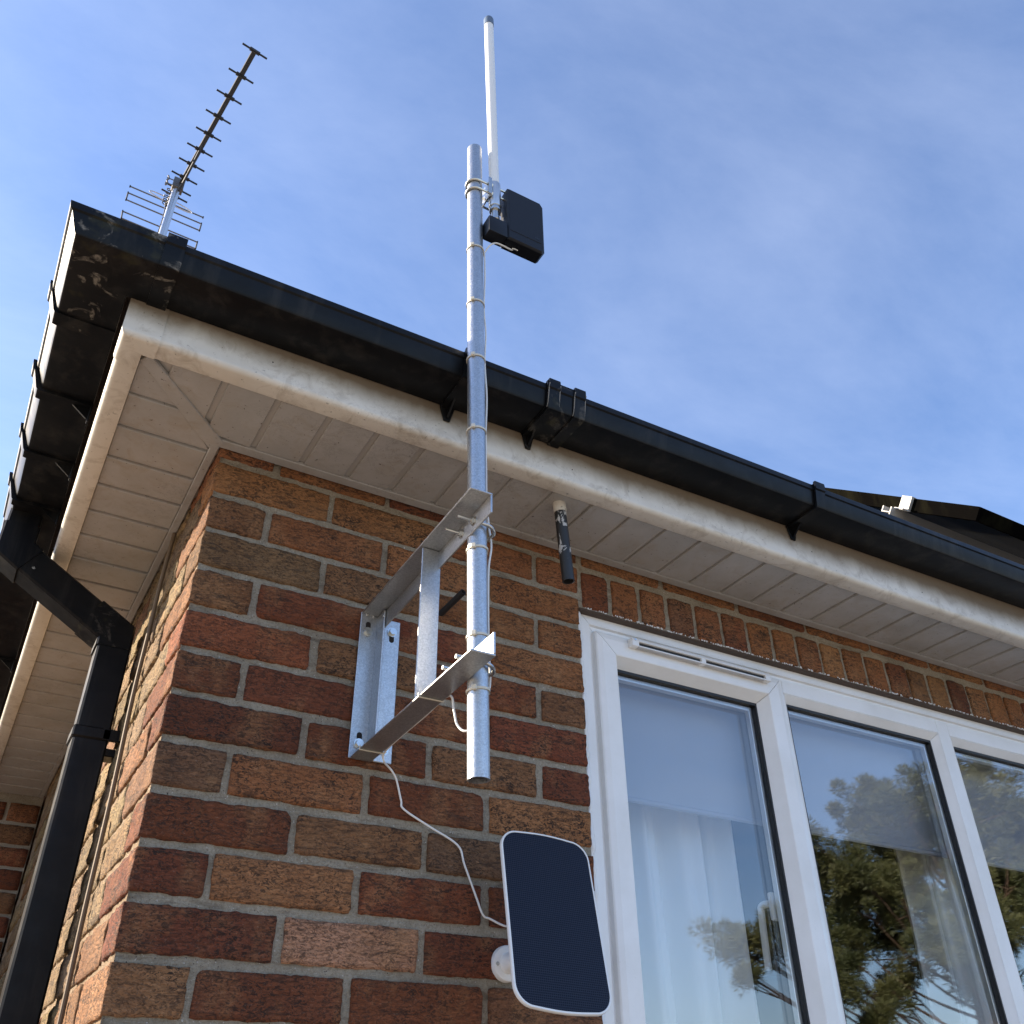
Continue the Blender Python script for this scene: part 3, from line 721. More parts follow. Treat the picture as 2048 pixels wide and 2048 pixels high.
bl = MB(); bl.box(0.90, 2.46, 0.118, 0.1195, -0.372, -0.06); bl.box(0.90, 2.46, 0.115, 0.1225, -0.384, -0.372, 0.003)
tag(bl.build('roller_blind', 'blind', None), 'pale roller blind drawn down behind the top of the window', 'blind')

# ------------------------------------------------------------------ gutter
gut = thing('rain_gutter', 'black square plastic rain gutter along both eaves with lime stained corner', 'gutter', (-0.32, -0.33, 0.168))
GP = [(0.000, 0.050), (0.000, 0.000), (0.0830, 0.000), (0.0865, 0.0015), (0.0885, 0.005), (0.0940, 0.036), (0.0972, 0.0385), (0.0978, 0.047), (0.0972, 0.0505), (0.0930, 0.0515), (0.0915, 0.0485), (0.0912, 0.0460), (0.0852, 0.0075), (0.0830, 0.0035), (0.003, 0.003), (0.003, 0.050)]
GY0 = SY - FO - 0.0015; GX0 = -0.2240
def gz(x): return 0.1595 + 0.0105 * (x + 0.2)
def gzl(y): return 0.1590 - 0.002 * y
def fsec(x, e=0.0, pr=GP): return [(x, GY0 - (o + (e if o > 0.05 else 0)), gz(x) + z - (e if z < 0.01 else 0) + (e * 0.6 if z > 0.045 else 0)) for o, z in pr]
def ll(o, z): return o + (0.20 * max(0.0, z) if o > 0.05 else 0.0)      # the older side run leans outwards
def lsec(y, e=0.0, pr=GP): return [(GX0 - (ll(o, z) + (e if o > 0.05 else 0)), y, gzl(y) + z - (e if z < 0.01 else 0) + (e * 0.6 if z > 0.045 else 0)) for o, z in pr]
def csec(e=0.0, pr=GP): return [(GX0 - (ll(o, z) + (e if o > 0.05 else 0)), GY0 - (o + (e if o > 0.05 else 0)), gz(-0.28) + z - (e if z < 0.01 else 0) + (e * 0.6 if z > 0.045 else 0)) for o, z in pr]
b = MB(); b.loft([fsec(3.2), fsec(1.2), fsec(0.3), fsec(-0.18)]); b.build('channel', 'gutter', gut)
b = MB(); b.loft([lsec(2.30), lsec(1.0), lsec(0.20), lsec(-0.11)]); b.build('channel', 'gutter', gut)
b = MB(); b.loft([fsec(-0.165, 0.0028), csec(0.0028), lsec(-0.12, 0.0028)]); b.build('corner_piece', 'gutter_stained', gut)
SP = [(0.0, 0.0), (0.083, 0.0), (0.0875, 0.0012), (0.0895, 0.005), (0.0950, 0.036), (0.0982, 0.0385), (0.0990, 0.047), (0.0985, 0.053), (0.0930, 0.0535), (0.0915, 0.048)]
def strap(kind, p, wd, e, mat, name, tail=True):
    """moulded strap round the channel; kind f = along front, l = along side"""
    def sec(q, ee):
        out = []
        for o, z in SP:
            oo = o + (ee if o > 0.05 else 0); zz = z - (ee if z < 0.02 and o < 0.09 else 0) + (ee * 0.8 if z > 0.045 else 0)
            out.append((q, GY0 - oo, gz(q) + zz) if kind == 'f' else (GX0 - oo - (ll(o, z) - o), q, gzl(q) + zz))
        return out
    b = MB(); i0 = sec(p - wd / 2, 0.0006); o0 = sec(p - wd / 2, e); i1 = sec(p + wd / 2, 0.0006); o1 = sec(p + wd / 2, e)
    b.loft([i0 + o0[::-1], i1 + o1[::-1]])
    if tail:
        zt = (gz(p) if kind == 'f' else gzl(p)) - 0.001; w1, w2, h = wd * 0.55, wd * 0.22, 0.034
        def T(a, o, z): return (p + a, GY0 - o + 0.001, z) if kind == 'f' else (GX0 - o + 0.001, p + a, z)
        b.hexa([T(-w2, 0, zt - h), T(w2, 0, zt - h), T(w2, 0.004, zt - h), T(-w2, 0.004, zt - h), T(-w1, 0, zt), T(w1, 0, zt), T(w1, 0.004, zt), T(-w1, 0.004, zt)], 0.001)
        b.hexa([T(-0.002, 0.002, zt - h * 0.8), T(0.002, 0.002, zt - h * 0.8), T(0.002, 0.006, zt - h * 0.8), T(-0.002, 0.006, zt - h * 0.8), T(-0.002, 0.002, zt), T(0.002, 0.002, zt), T(0.002, 0.040, zt), T(-0.002, 0.040, zt)])
    return b.build(name, mat, gut)
strap('f', -0.178, 0.030, 0.0062, 'gutter_stained', 'clip', False)
strap('f', 0.345, 0.028, 0.0055, 'gutter', 'bracket')
strap('f', 1.205, 0.028, 0.0060, 'gutter', 'bracket')
strap('f', 2.10, 0.024, 0.0048, 'gutter', 'bracket')
strap('f', 0.5450, 0.082, 0.0036, 'gutter_worn', 'union', False)
u1 = strap('f', 0.5180, 0.024, 0.0075, 'gutter_worn', 'union_clip', True); u2 = strap('f', 0.5750, 0.024, 0.0075, 'gutter_worn', 'union_clip', False)
def edge_lines(p, wd, e):
    b = MB()
    for a in (p - wd / 2, p + wd / 2):
        b.tube([(a, GY0 - o - e, gz(a) + z) for o, z in ((0.0850, -0.001 - e * 0.2), (0.0896, 0.005), (0.0951, 0.036), (0.0990, 0.047))], 0.0011, 6)
    b.build('worn_edge', 'rim', gut)
edge_lines(0.5180, 0.024, 0.0072); edge_lines(0.5750, 0.024, 0.0072)
strap('l', -0.125, 0.030, 0.0060, 'gutter_stained', 'clip', False)
strap('l', 0.085, 0.026, 0.0060, 'gutter', 'union_clip', True)
strap('l', 0.285, 0.024, 0.0048, 'gutter', 'bracket')
strap('l', 0.470, 0.022, 0.0060, 'gutter', 'bracket')
strap('l', 1.30, 0.024, 0.0048, 'gutter', 'bracket')
ol = MB(); ol.loft([lsec(0.46, 0.003), lsec(0.615, 0.003)]); ol.build('outlet', 'gutter', gut)

# ------------------------------------------------------------------ downpipe with swan neck
dp = thing('downpipe', 'black square downpipe with swan neck against the sunlit side wall', 'downpipe', (-0.05, 0.533, GROUND))
def sq(path, hw, y0, y1, name, mat='gutter', bev=0.004, over=0.0):
    """square section swept along a path in the x-z plane with mitred bends"""
    pts = [Vector((p[0], 0, p[1])) for p in path]; rings = []
    for i, p in enumerate(pts):
        d0 = (p - pts[i - 1]).normalized() if i else None
        d1 = (pts[i + 1] - p).normalized() if i < len(pts) - 1 else None
        if d0 is None: nrm = Vector((-d1.z, 0, d1.x)); k = 1
        elif d1 is None: nrm = Vector((-d0.z, 0, d0.x)); k = 1
        else:
            n0 = Vector((-d0.z, 0, d0.x)); n1 = Vector((-d1.z, 0, d1.x)); nrm = (n0 + n1).normalized(); k = 1 / max(0.3, nrm.dot(n0))
        r = []
        for a, yy in ((-hw + bev, y0), (hw - bev, y0), (hw, y0 + bev), (hw, y1 - bev), (hw - bev, y1), (-hw + bev, y1), (-hw, y1 - bev), (-hw, y0 + bev)):
            q = p + nrm * a * k; r.append((q.x, yy, q.z))
        rings.append(r)
    b = MB(); b.loft(rings); return b.build(name, mat, dp)
PY0, PY1 = 0.500, 0.565
sq([(-0.285, 0.168), (-0.285, 0.105)], 0.0315, PY0 + 0.001, PY1 - 0.001, 'outlet_spigot')
sq([(-0.285, 0.125), (-0.285, 0.070), (-0.250, 0.047)], 0.0345, PY0 - 0.002, PY1 + 0.002, 'elbow')
sq([(-0.262, 0.055), (-0.085, -0.052)], 0.0318, PY0, PY1, 'swan_neck', 'gutter')
sq([(-0.110, -0.036), (-0.052, -0.071), (-0.052, -0.105)], 0.0345, PY0 - 0.002, PY1 + 0.002, 'elbow', 'gutter_worn')
sq([(-0.0500, -0.09), (-0.0500, GROUND + 0.02)], 0.0325, PY0, PY1, 'pipe')
st = MB(); st.box(-0.0865, -0.0145, PY0 - 0.0045, PY1 + 0.0035, -0.3020, -0.2780, 0.003); st.box(-0.030, 0.004, PY0 - 0.0045, PY0 + 0.004, -0.3015, -0.2785, 0.001); st.box(-0.03, 0.003, PY0 + 0.01, PY0 + 0.05, -0.328, -0.312, 0.002)
st.build('pipe_clip', 'gutter', dp)
sc_ = MB(); sc_.tube([(-0.240, PY0 - 0.0012, 0.030), (-0.240, PY0 + 0.002, 0.030)], 0.003, 10); sc_.build('screw', 'zinc', dp)

# cable on the side wall
wc = MB(); wc.tube(smooth_path([(-0.006, 0.325, 0.09), (-0.008, 0.345, -0.02), (-0.0065, 0.362, -0.12), (-0.008, 0.360, -0.26), (-0.0065, 0.345, -0.45), (-0.008, 0.330, -0.65), (-0.007, 0.318, -0.82), (-0.007, 0.31, -1.2), (-0.007, 0.31, -2.4)], 8), 0.0042, 8)
tag(wc.build('wall_cable', 'cable_brown'), 'brown painted cable running down the sunlit side wall', 'cable')

# ------------------------------------------------------------------ mast bracket
brk = thing('mast_bracket', 'galvanised stand-off wall bracket of welded angle iron holding the pole', 'bracket', (0.335, -0.005, -0.44))
def tz(y): return -0.033 * (y + 0.005)          # arms rise slightly outwards
def bar(name, x0, x1, y0, y1, za0, za1, bev=0.0008):
    b = MB(); b.hexa([(x0, y1, za0 + tz(y1)), (x1, y1, za0 + tz(y1)), (x1, y0, za0 + tz(y0)), (x0, y0, za0 + tz(y0)), (x0, y1, za1 + tz(y1)), (x1, y1, za1 + tz(y1)), (x1, y0, za1 + tz(y0)), (x0, y0, za1 + tz(y0))][::1], bev)
    return b
YE = -0.424
b = bar('arm', 0.2970, 0.3345, -0.008, YE, -0.1745, -0.1712); b2 = bar('arm', 0.3310, 0.3343, -0.010, YE, -0.2065, -0.1746)
def joinmb(a, c):
    me = bpy.data.meshes.new('tmp'); c.bm.to_mesh(me); a.bm.from_mesh(me); c.bm.free(); bpy.data.meshes.remove(me); return a
arm = joinmb(b, b2).build('arm', 'galv', brk); arm['label'] = 'upper arm with its flange on top'
b = bar('arm', 0.2985, 0.3365, -0.008, YE - 0.006, -0.4410, -0.4378); b2 = bar('arm', 0.3330, 0.3363, -0.010, YE - 0.006, -0.4377, -0.4050)
arm2 = joinmb(b, b2).build('arm', 'galv', brk); arm2['label'] = 'lower arm with its flange underneath'
b = MB(); b.box(0.3015, 0.3345, -0.2505, -0.2470, -0.4290, -0.1670, 0.0008); b.box(0.3312, 0.3344, -0.2468, -0.2180, -0.4290, -0.2000, 0.0008); b.build('strut', 'galv', brk)
b = MB(); b.box(0.2960, 0.3300, -0.0075, -0.0040, -0.4400, -0.1710, 0.0008); b.box(0.3268, 0.3301, -0.0400, -0.0074, -0.4395, -0.1748, 0.0008); b.build('wall_plate', 'galv', brk)
b = MB(); b.box(0.3390, 0.3725, -0.0072, -0.0038, -0.4390, -0.1745, 0.0012); b.build('wall_plate', 'galv', brk)
def hexbolt(x, y, z, up, name='bolt'):
    b = MB(); b.tube([(x, y, z), (x, y - 0.0016, z)], 0.0092, 20)
    rr = 0.0068; b.loft([[(x + rr * math.cos(R(60 * q + 12)), yy, z + rr * math.sin(R(60 * q + 12))) for q in range(6)] for yy in (y - 0.0016, y - 0.0068)])
    o = b.build(name, 'zinc', brk)
    s_ = MB(); zc = z + (0.0115 if up else -0.0115); pts = []
    for q in range(16):
        a = 2 * math.pi * q / 16; pts.append((x + 0.0048 * math.cos(a), zc + 0.0048 * math.sin(a) + (0.004 if math.sin(a) > 0 else -0.004)))
    s_.loft([[(px, y + 0.0006, pz) for px, pz in pts], [(px, y - 0.0003, pz) for px, pz in pts]]); s_.build('slot', 'dark_hole', brk, smooth=0)
hexbolt(0.3105, -0.0076, -0.2090, True); hexbolt(0.3568, -0.0073, -0.1985, False); hexbolt(0.3118, -0.0076, -0.4145, True); hexbolt(0.3560, -0.0073, -0.4170, True)
PXm, PYm = 0.3535, -0.3505
def ubolt(z, xl):
    b = MB(); r_ = 0.0205; path = [(xl, PYm - r_, z)]
    for q in range(13):
        a = R(-90 + 15 * q); path.append((PXm + 0.001 + r_ * math.cos(a) * 0.93, PYm + r_ * math.sin(a), z - 0.004 * math.cos(a)))
    path.append((xl, PYm + r_, z)); b.tube(path, 0.0031, 10); b.build('u_bolt', 'zinc', brk)
    for yy in (PYm - r_, PYm + r_):
        b = MB(); rr = 0.0063; b.loft([[(xx, yy + rr * math.cos(R(60 * q)), z + rr * math.sin(R(60 * q))) for q in range(6)] for xx in (0.3250, 0.3305)])
        b.tube([(0.3303, yy, z), (0.3314, yy, z)], 0.0082, 18); b.build('nut', 'zinc', brk)
ubolt(-0.1775, 0.3020); ubolt(-0.4090, 0.3060)
# weld beads
b = MB()
for p in [(0.3325, -0.2440, -0.172), (0.3335, -0.2450, -0.180), (0.3335, -0.246, -0.188), (0.329, -0.034, -0.176), (0.3310, -0.038, -0.182), (0.329, -0.038, -0.188), (0.318, -0.009, -0.175), (0.306, -0.009, -0.175)]:
    for q in range(3):
        c = Vector(p) + Vector((rnd.uniform(-1, 1), rnd.uniform(-1, 1), rnd.uniform(-1, 1))) * 0.002
        bmesh.ops.create_icosphere(b.bm, subdivisions=1, radius=rnd.uniform(0.0014, 0.0024), matrix=Matrix.Translation(c))
tag(b.build('weld_bead', 'zinc', brk, smooth=80), kind='stuff')

# ------------------------------------------------------------------ pole
def px(z): return 0.3545 - (z + 0.57) * 0.0190
PR = 0.0152
p0 = Vector((px(-0.568), PYm, -0.568)); p1 = Vector((px(0.785), PYm, 0.785))
b = MB(); b.hollow(p0, p1, PR, PR - 0.0022, 40)
pole = b.build('mast_pole', 'galv'); tag(pole, 'tall galvanised steel pole clamped in the wall bracket', 'pole')
b = MB(); b.tube([p1 - Vector((0, 0, 0.01)), p1 + Vector((-0.0001, 0, 0.0015))], PR - 0.0015, 28); b.build('end_cap', 'cap_grey', pole)
b = MB(); b.tube([p0 + Vector((0, 0, 0.10)), p0 + Vector((0, 0, 0.104))], PR - 0.0023, 28); b.build('bore', 'bore', pole)
# cable ties
def tie(z, label, head=True, tilt=0.0):
    b = MB(); c = Vector((px(z), PYm, z)); ring = []
    for q in range(32):
        a = 2 * math.pi * q / 32; u = Vector((math.cos(a), math.sin(a), 0)); zz = z + tilt * math.cos(a)
        base_ = c + Vector((0, 0, zz - z)); ri, ro = PR + 0.0004, PR + 0.0019
        if abs(a - 0.15) < 0.35: ro += 0.002
        ring.append([base_ + u * ri + Vector((0, 0, -0.0017)), base_ + u * ro + Vector((0, 0, -0.0017)), base_ + u * ro + Vector((0, 0, 0.0017)), base_ + u * ri + Vector((0, 0, 0.0017))])
    vs = [[b.bm.verts.new(p) for p in r] for r in ring]
    for i in range(32):
        j = (i + 1) % 32
        for k in range(4): b.bm.faces.new((vs[i][k], vs[i][(k + 1) % 4], vs[j][(k + 1) % 4], vs[j][k]))
    a = R(225); u = Vector((math.cos(a), math.sin(a), 0)); t_ = Vector((-math.sin(a), math.cos(a), 0))
    hc = c + u * (PR + 0.0030); zz = tilt * math.cos(a)
    P8 = [hc + u * du + t_ * dt + Vector((0, 0, dz + zz)) for dz in (-0.0034, 0.0038) for du, dt in ((-0.0026, -0.0034), (0.0026, -0.0034), (0.0026, 0.0034), (-0.0026, 0.0034))]
    b.hexa(P8, 0.0007)
    o = b.build('cable_tie', 'tie'); tag(o, label, 'cable tie', 'cable ties on the pole')
tie(0.4640, 'cream cable tie on the pole just below the black box')
tie(0.3150, 'cream cable tie on the pole, second below the black box')
tie(0.1775, 'cream cable tie on the pole level with the gutter')
tie(0.0160, 'cream cable tie on the pole in front of the fascia and soffit edge')
tie(-0.2150, 'cream cable tie on the pole just below the upper bracket arm', tilt=0.0015)
tie(-0.3615, 'cream cable tie on the pole just above the lower bracket arm', tilt=0.001)
tie(-0.4440, 'cream cable tie on the pole just below the lower bracket arm', tilt=0.0015)
for yy, lab in ((-0.272, 'thin white cable tie round the lower bracket arm near its middle'), (-0.052, 'thin white cable tie round the lower bracket arm next to the wall')):
    b = MB(); z0 = -0.4410 + tz(yy); b.box(0.2975, 0.3375, yy - 0.0016, yy + 0.0016, z0 - 0.0016, z0 - 0.0003, 0.0004); b.box(0.2968, 0.2982, yy - 0.0016, yy + 0.0016, z0 - 0.0016, z0 + 0.006, 0.0004); b.box(0.3366, 0.3378, yy - 0.0016, yy + 0.0016, z0 - 0.0016, z0 + 0.036, 0.0004)
    tag(b.build('cable_tie', 'tie'), lab, 'cable tie', 'cable ties on the bracket arm')

# ------------------------------------------------------------------ antenna
ant = thing('antenna', 'white fibreglass stick antenna with grey cap clamped to the top of the pole', 'antenna', (0.372, -0.362, 0.55))
def ax(z): return 0.3722 - (z - 0.60) * 0.0255
AY = -0.362
def seg(mb, pts): # (z, r)
    mb.loft([[(ax(z) + r * math.cos(2 * math.pi * q / 26), AY + r * math.sin(2 * math.pi * q / 26), z) for q in range(26)] for z, r in pts]); return mb
seg(MB(), [(0.672, 0.0105), (0.80, 0.0107), (1.10, 0.0112), (1.292, 0.0113)]).build('radome', 'radome', ant)
seg(MB(), [(1.288, 0.0122), (1.3145, 0.0122), (1.3175, 0.0112), (1.3185, 0.009)]).build('cap', 'cap_grey', ant)
seg(MB(), [(0.606, 0.0125), (0.608, 0.0130), (0.676, 0.0130), (0.6785, 0.0118)]).build('sleeve', 'aluminium', ant)
seg(MB(), [(0.594, 0.0118), (0.596, 0.0122), (0.603, 0.0122), (0.606, 0.0105)]).build('collar', 'zinc', ant)
seg(MB(), [(0.545, 0.0078), (0.566, 0.0078), (0.567, 0.0090), (0.576, 0.0090), (0.577, 0.0080), (0.594, 0.0082)]).build('connector', 'zinc', ant)
for zc in (0.6625, 0.6360):
    b = MB(); cxp = px(zc); r_ = PR + 0.0028; path = [(cxp + 0.092, AY - 0.018 + 0.012, zc)]
    path = [(cxp + 0.092, PYm - r_, zc)]
    for q in range(13):
        a = R(-90 - 15 * q); path.append((cxp + r_ * math.cos(a), PYm + r_ * math.sin(a), zc))
    path.append((cxp + 0.092, PYm + r_, zc)); b.tube(path, 0.0027, 10); b.build('u_bolt', 'zinc', ant)
b = MB(); cxp = px(0.65); b.box(cxp + 0.0235, cxp + 0.0265, PYm - 0.026, PYm + 0.026, 0.626, 0.678, 0.0006)
b.box(cxp + 0.0190, cxp + 0.0236, PYm - 0.026, PYm - 0.0235, 0.626, 0.678, 0.0004); b.build('clamp_plate', 'zinc', ant)
for zc in (0.6625, 0.6360):
    b = MB(); rr = 0.0055; b.loft([[(xx, PYm - PR - 0.0028 + rr * math.cos(R(60 * q)), zc + rr * math.sin(R(60 * q))) for q in range(6)] for xx in (cxp + 0.0266, cxp + 0.0305)]); b.build('nut', 'zinc', ant)

# ------------------------------------------------------------------ black electronics box
box = thing('electronics_box', 'black plastic electronics box hanging below the white antenna', 'electronics box', (0.43, -0.37, 0.50))
b = MB(); yf, yb = -0.385, -0.354
out = [(0.3895, 0.502), (0.469, 0.502), (0.4745, 0.508), (0.4745, 0.648), (0.469, 0.657), (0.3895, 0.657)]
def shr(pts, e):
    cx_ = sum(p[0] for p in pts) / len(pts); cz_ = sum(p[1] for p in pts) / len(pts)
    return [(x + (e if x < cx_ else -e), z + (e if z < cz_ else -e)) for x, z in pts]
b.loft([[(x, yf, z) for x, z in shr(out, 0.0035)], [(x, yf + 0.0025, z) for x, z in shr(out, 0.0008)], [(x, yf + 0.004, z) for x, z in out], [(x, yb, z) for x, z in out]])
b.build('case', 'box_black', box, smooth=20)
b = MB(); b.box(0.3472, 0.3893, yf + 0.0005, yb - 0.0005, 0.5015, 0.5465, 0.003, 2); b.build('connector_bay', 'box_black', box)
b = MB(); b.box(0.3930, 0.4660, yf - 0.0008, yf + 0.001, 0.5270, 0.6530, 0.0006); b.build('cover', 'box_black', box)
b = MB()
for q in range(3):
    xx = 0.452 + q * 0.0035; b.loft([[(xx + dx_, yy, 0.534 + dz_) for dx_, dz_ in ((-0.0012, 0), (0.0012, 0.003 - q * 0.001), (0.0014, 0.0065 - q * 0.001), (-0.001, 0.0035))] for yy in (yf - 0.0012, yf - 0.0005)])
b.build('emblem', 'module_glass', box, smooth=0)
b = MB(); b.tube(smooth_path([(0.412, -0.362, 0.5016), (0.405, -0.364, 0.4975), (0.388, -0.366, 0.496), (0.372, -0.366, 0.494), (0.361, -0.362, 0.485), (px(0.466) + PR + 0.0035, -0.354, 0.468)], 6), 0.0017, 8)
for a, b_ in ((0.409, 0.421),): b.tube([(a, -0.3655, 0.5008), ((a + b_) / 2, -0.3675, 0.5000), (b_, -0.3665, 0.5008)], 0.0013, 8)
b.build('lead', 'cable_white', box)

# ------------------------------------------------------------------ white cable from the pole to the solar panel
pts = [(px(0.466) + PR + 0.0030, -0.354, 0.470)]
for z in (0.40, 0.315, 0.25, 0.1775, 0.10, 0.016, -0.06, -0.12):
    pts.append((px(z) + PR + 0.0016 + (0.003 if z in (0.40, 0.25, 0.10) else 0.0), -0.352, z))
pts += [(px(-0.16) + PR + 0.009, -0.345, -0.16), (px(-0.2) + PR + 0.010, -0.350, -0.20), (px(-0.25) + PR + 0.003, -0.352, -0.25), (px(-0.36) + PR + 0.0016, -0.352, -0.36), (px(-0.42) + PR + 0.0090, -0.342, -0.42), (px(-0.444) + PR + 0.0020, -0.345, -0.444),
        (px(-0.48) + PR + 0.000, -0.335, -0.478), (0.352, -0.318, -0.490), (0.344, -0.305, -0.478), (0.3405, -0.300, -0.455), (0.3392, -0.285, -0.428), (0.3392, -0.2, -0.431), (0.3392, -0.10, -0.434), (0.3395, -0.052, -0.4395),
        (0.346, -0.040, -0.449), (0.362, -0.018, -0.447), (0.3728, -0.0115, -0.452), (0.3835, -0.006, -0.463), (0.3945, -0.0045, -0.4945), (0.4005, -0.0045, -0.5085), (0.4469, -0.005, -0.5300), (0.5000, -0.005, -0.5535), (0.5132, -0.005, -0.5825), (0.5350, -0.005, -0.6290), (0.5480, -0.006, -0.6570), (0.5600, -0.008, -0.6625), (0.5790, -0.030, -0.6760), (0.5850, -0.09, -0.685), (0.590, -0.126, -0.690)]
b = MB(); b.tube(smooth_path(pts, 6), 0.0017, 8)
tag(b.build('power_cable', 'cable_white'), 'thin white cable hanging from the bracket to the small solar panel', 'cable')

# ------------------------------------------------------------------ small solar panel by the window
spn = thing('solar_panel', 'small white rimmed solar panel on a round mount beside the window', 'solar panel', (0.593, 0.0, -0.725))
cen = Vector((0.5905, -0.1522, -0.6825))
pw = Vector((0.998, -0.037, -0.048)).normalized(); pn = Vector((-0.023, -0.964, 0.264)).normalized()
pw = (pw - pn * pw.dot(pn)).normalized(); ph_ = pn.cross(pw).normalized()
if ph_.z < 0: ph_ = -ph_
def rrect(w, h, r, k=8, bulge=0.0):
    pts = []
    for cx_, cz_, a0 in ((w / 2 - r, h / 2 - r, 0), (-w / 2 + r, h / 2 - r, 90), (-w / 2 + r, -h / 2 + r, 180), (w / 2 - r, -h / 2 + r, 270)):
        for q in range(k + 1):
            a = R(a0 + 90 * q / k); pts.append((cx_ + r * math.cos(a), cz_ + r * math.sin(a)))
        # slightly bowed top and bottom edge
        if a0 in (0, 180):
            s_ = 1 if a0 == 0 else -1
            for q in range(1, 6):
                t_ = q / 6; pts.append((s_ * (w / 2 - r) * (1 - 2 * t_), s_ * (h / 2 + bulge * math.sin(math.pi * t_))))
    return pts
PW, PH = 0.1605, 0.2675
def ppt(u, v_, d): return cen + pw * u + ph_ * v_ + pn * d
def pring(w, h, r, d, bulge=0.003): return [ppt(u, v_, d) for u, v_ in rrect(w, h, r, 8, bulge)]
b = MB(); b.loft([pring(PW - 0.030, PH - 0.030, 0.020, -0.013), pring(PW - 0.008, PH - 0.008, 0.028, -0.010), pring(PW, PH, 0.031, -0.004), pring(PW, PH, 0.031, 0.0), pring(PW - 0.0015, PH - 0.0015, 0.030, 0.0016), pring(PW - 0.0060, PH - 0.0060, 0.028, 0.0018), pring(PW - 0.0066, PH - 0.0066, 0.028, 0.0006)])
b.build('rim', 'white_plastic', spn, smooth=40)
b = MB(); b.loft([[Vector(q) for q in [(u, 0.0, v_) for u, v_ in rrect(PW - 0.0068, PH - 0.0068, 0.028, 8, 0.003)]], [Vector(q) for q in [(u, -0.0009, v_) for u, v_ in rrect(PW - 0.0068, PH - 0.0068, 0.028, 8, 0.003)]]])
cells = b.build('cell_sheet', 'cells', spn, smooth=0)
bo = cen + pn * 0.0004
cells.matrix_local = Matrix.Identity(4)
Mx = Matrix(((pw.x, -pn.x, ph_.x, bo.x), (pw.y, -pn.y, ph_.y, bo.y), (pw.z, -pn.z, ph_.z, bo.z), (0, 0, 0, 1)))
cells.matrix_basis = Mx
bx, bz = 0.5935, -0.7255
b = MB(); b.loft([[(bx + r_ * math.cos(2 * math.pi * q / 40), yy, bz + r_ * math.sin(2 * math.pi * q / 40)) for q in range(40)] for yy, r_ in ((0.002, 0.0268), (-0.006, 0.0268), (-0.0085, 0.0255), (-0.0095, 0.0230), (-0.0098, 0.0160), (-0.014, 0.0145), (-0.026, 0.0135), (-0.030, 0.0115), (-0.032, 0.006))])
b.build('mount_base', 'white_plastic', spn, smooth=40)
b = MB(); ac = cen - pn * 0.012; b.tube(smooth_path([(bx, -0.026, bz), (bx, -0.048, bz + 0.004), (bx, -0.075, bz + 0.02), tuple(ac)], 5), [0.0095] * 16, 16)
bmesh.ops.create_uvsphere(b.bm, u_segments=20, v_segments=12, radius=0.0135, matrix=Matrix.Translation((bx, -0.040, bz + 0.002)))
b.build('mount_arm', 'white_plastic', spn, smooth=50)
for a in (185, 65, 305):
    b = MB(); sx_, sz_ = bx + 0.0205 * math.cos(R(a)), bz + 0.0205 * math.sin(R(a)); b.tube([(sx_, -0.0090, sz_), (sx_, -0.0106, sz_)], 0.0030, 14); b.build('screw', 'zinc', spn)

# ------------------------------------------------------------------ pipe stubs
b = MB(); b.hollow((0.6365, -0.150, ZS + 0.004), (0.6510, -0.148, -0.081), 0.0120, 0.0098, 24)
ov = b.build('overflow_pipe', 'peel'); tag(ov, 'black overflow pipe with peeling paint poking down through the soffit', 'pipe')
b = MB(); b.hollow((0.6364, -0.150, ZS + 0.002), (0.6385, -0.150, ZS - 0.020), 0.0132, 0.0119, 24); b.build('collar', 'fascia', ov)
b = MB(); b.tube([(0.6503, -0.148, -0.067), (0.6499, -0.148, -0.063)], 0.0097, 20); b.build('bore', 'dark_hole', ov)
b = MB(); b.hollow((0.4545, 0.01, -0.1330), (0.4695, -0.066, -0.1125), 0.0062, 0.0045, 20)
stb = b.build('pipe_stub', 'aerial_black'); tag(stb, 'short black pipe stub sticking out of the brick wall behind the pole', 'pipe')

# ------------------------------------------------------------------ solar module on the roof
mod = thing('roof_solar_module', 'black framed solar module on the roof above the gutter at right', 'solar module', (2.05, -0.20, 0.50))
pa = R(37.6); ud = Vector((0, math.cos(pa), math.sin(pa))); nd = Vector((0, -math.sin(pa), math.cos(pa)))
c0 = Vector((2.052, -0.200, 0.533))          # top of the lower left corner
def mp_(a, u, d): return c0 + Vector((a, 0, 0)) + ud * u + nd * d
def mbox(mb, a0, a1, u0, u1, d0, d1, bev=0.0):
    return mb.hexa([mp_(a0, u0, d0), mp_(a1, u0, d0), mp_(a1, u1, d0), mp_(a0, u1, d0), mp_(a0, u0, d1), mp_(a1, u0, d1), mp_(a1, u1, d1), mp_(a0, u1, d1)], bev)
FD = -0.042
mbox(MB(), 0, 0.012, 0, 1.70, FD, 0, 0.0008).build('frame', 'module_frame', mod); mbox(MB(), 0.0125, 1.10, 0, 0.012, FD, 0, 0.0008).build('frame', 'module_frame', mod)
mbox(MB(), 1.1005, 1.112, 0, 1.70, FD, 0, 0.0008).build('frame', 'module_frame', mod); mbox(MB(), 0.0125, 1.10, 1.688, 1.70, FD, 0, 0.0008).build('frame', 'module_frame', mod)
for d_ in (-0.012, -0.019, -0.026, -0.033):
    mbox(MB(), -0.0006, 0.0004, 0.002, 1.698, d_ - 0.0012, d_).build('frame_rib', 'module_frame', mod)
mbox(MB(), 0.0122, 1.10, 0.0122, 1.688, -0.006, -0.0015).build('glass', 'module_glass', mod)
mbox(MB(), 0.0122, 1.10, 0.0122, 1.688, -0.010, -0.0062).build('backsheet', 'backsheet', mod)
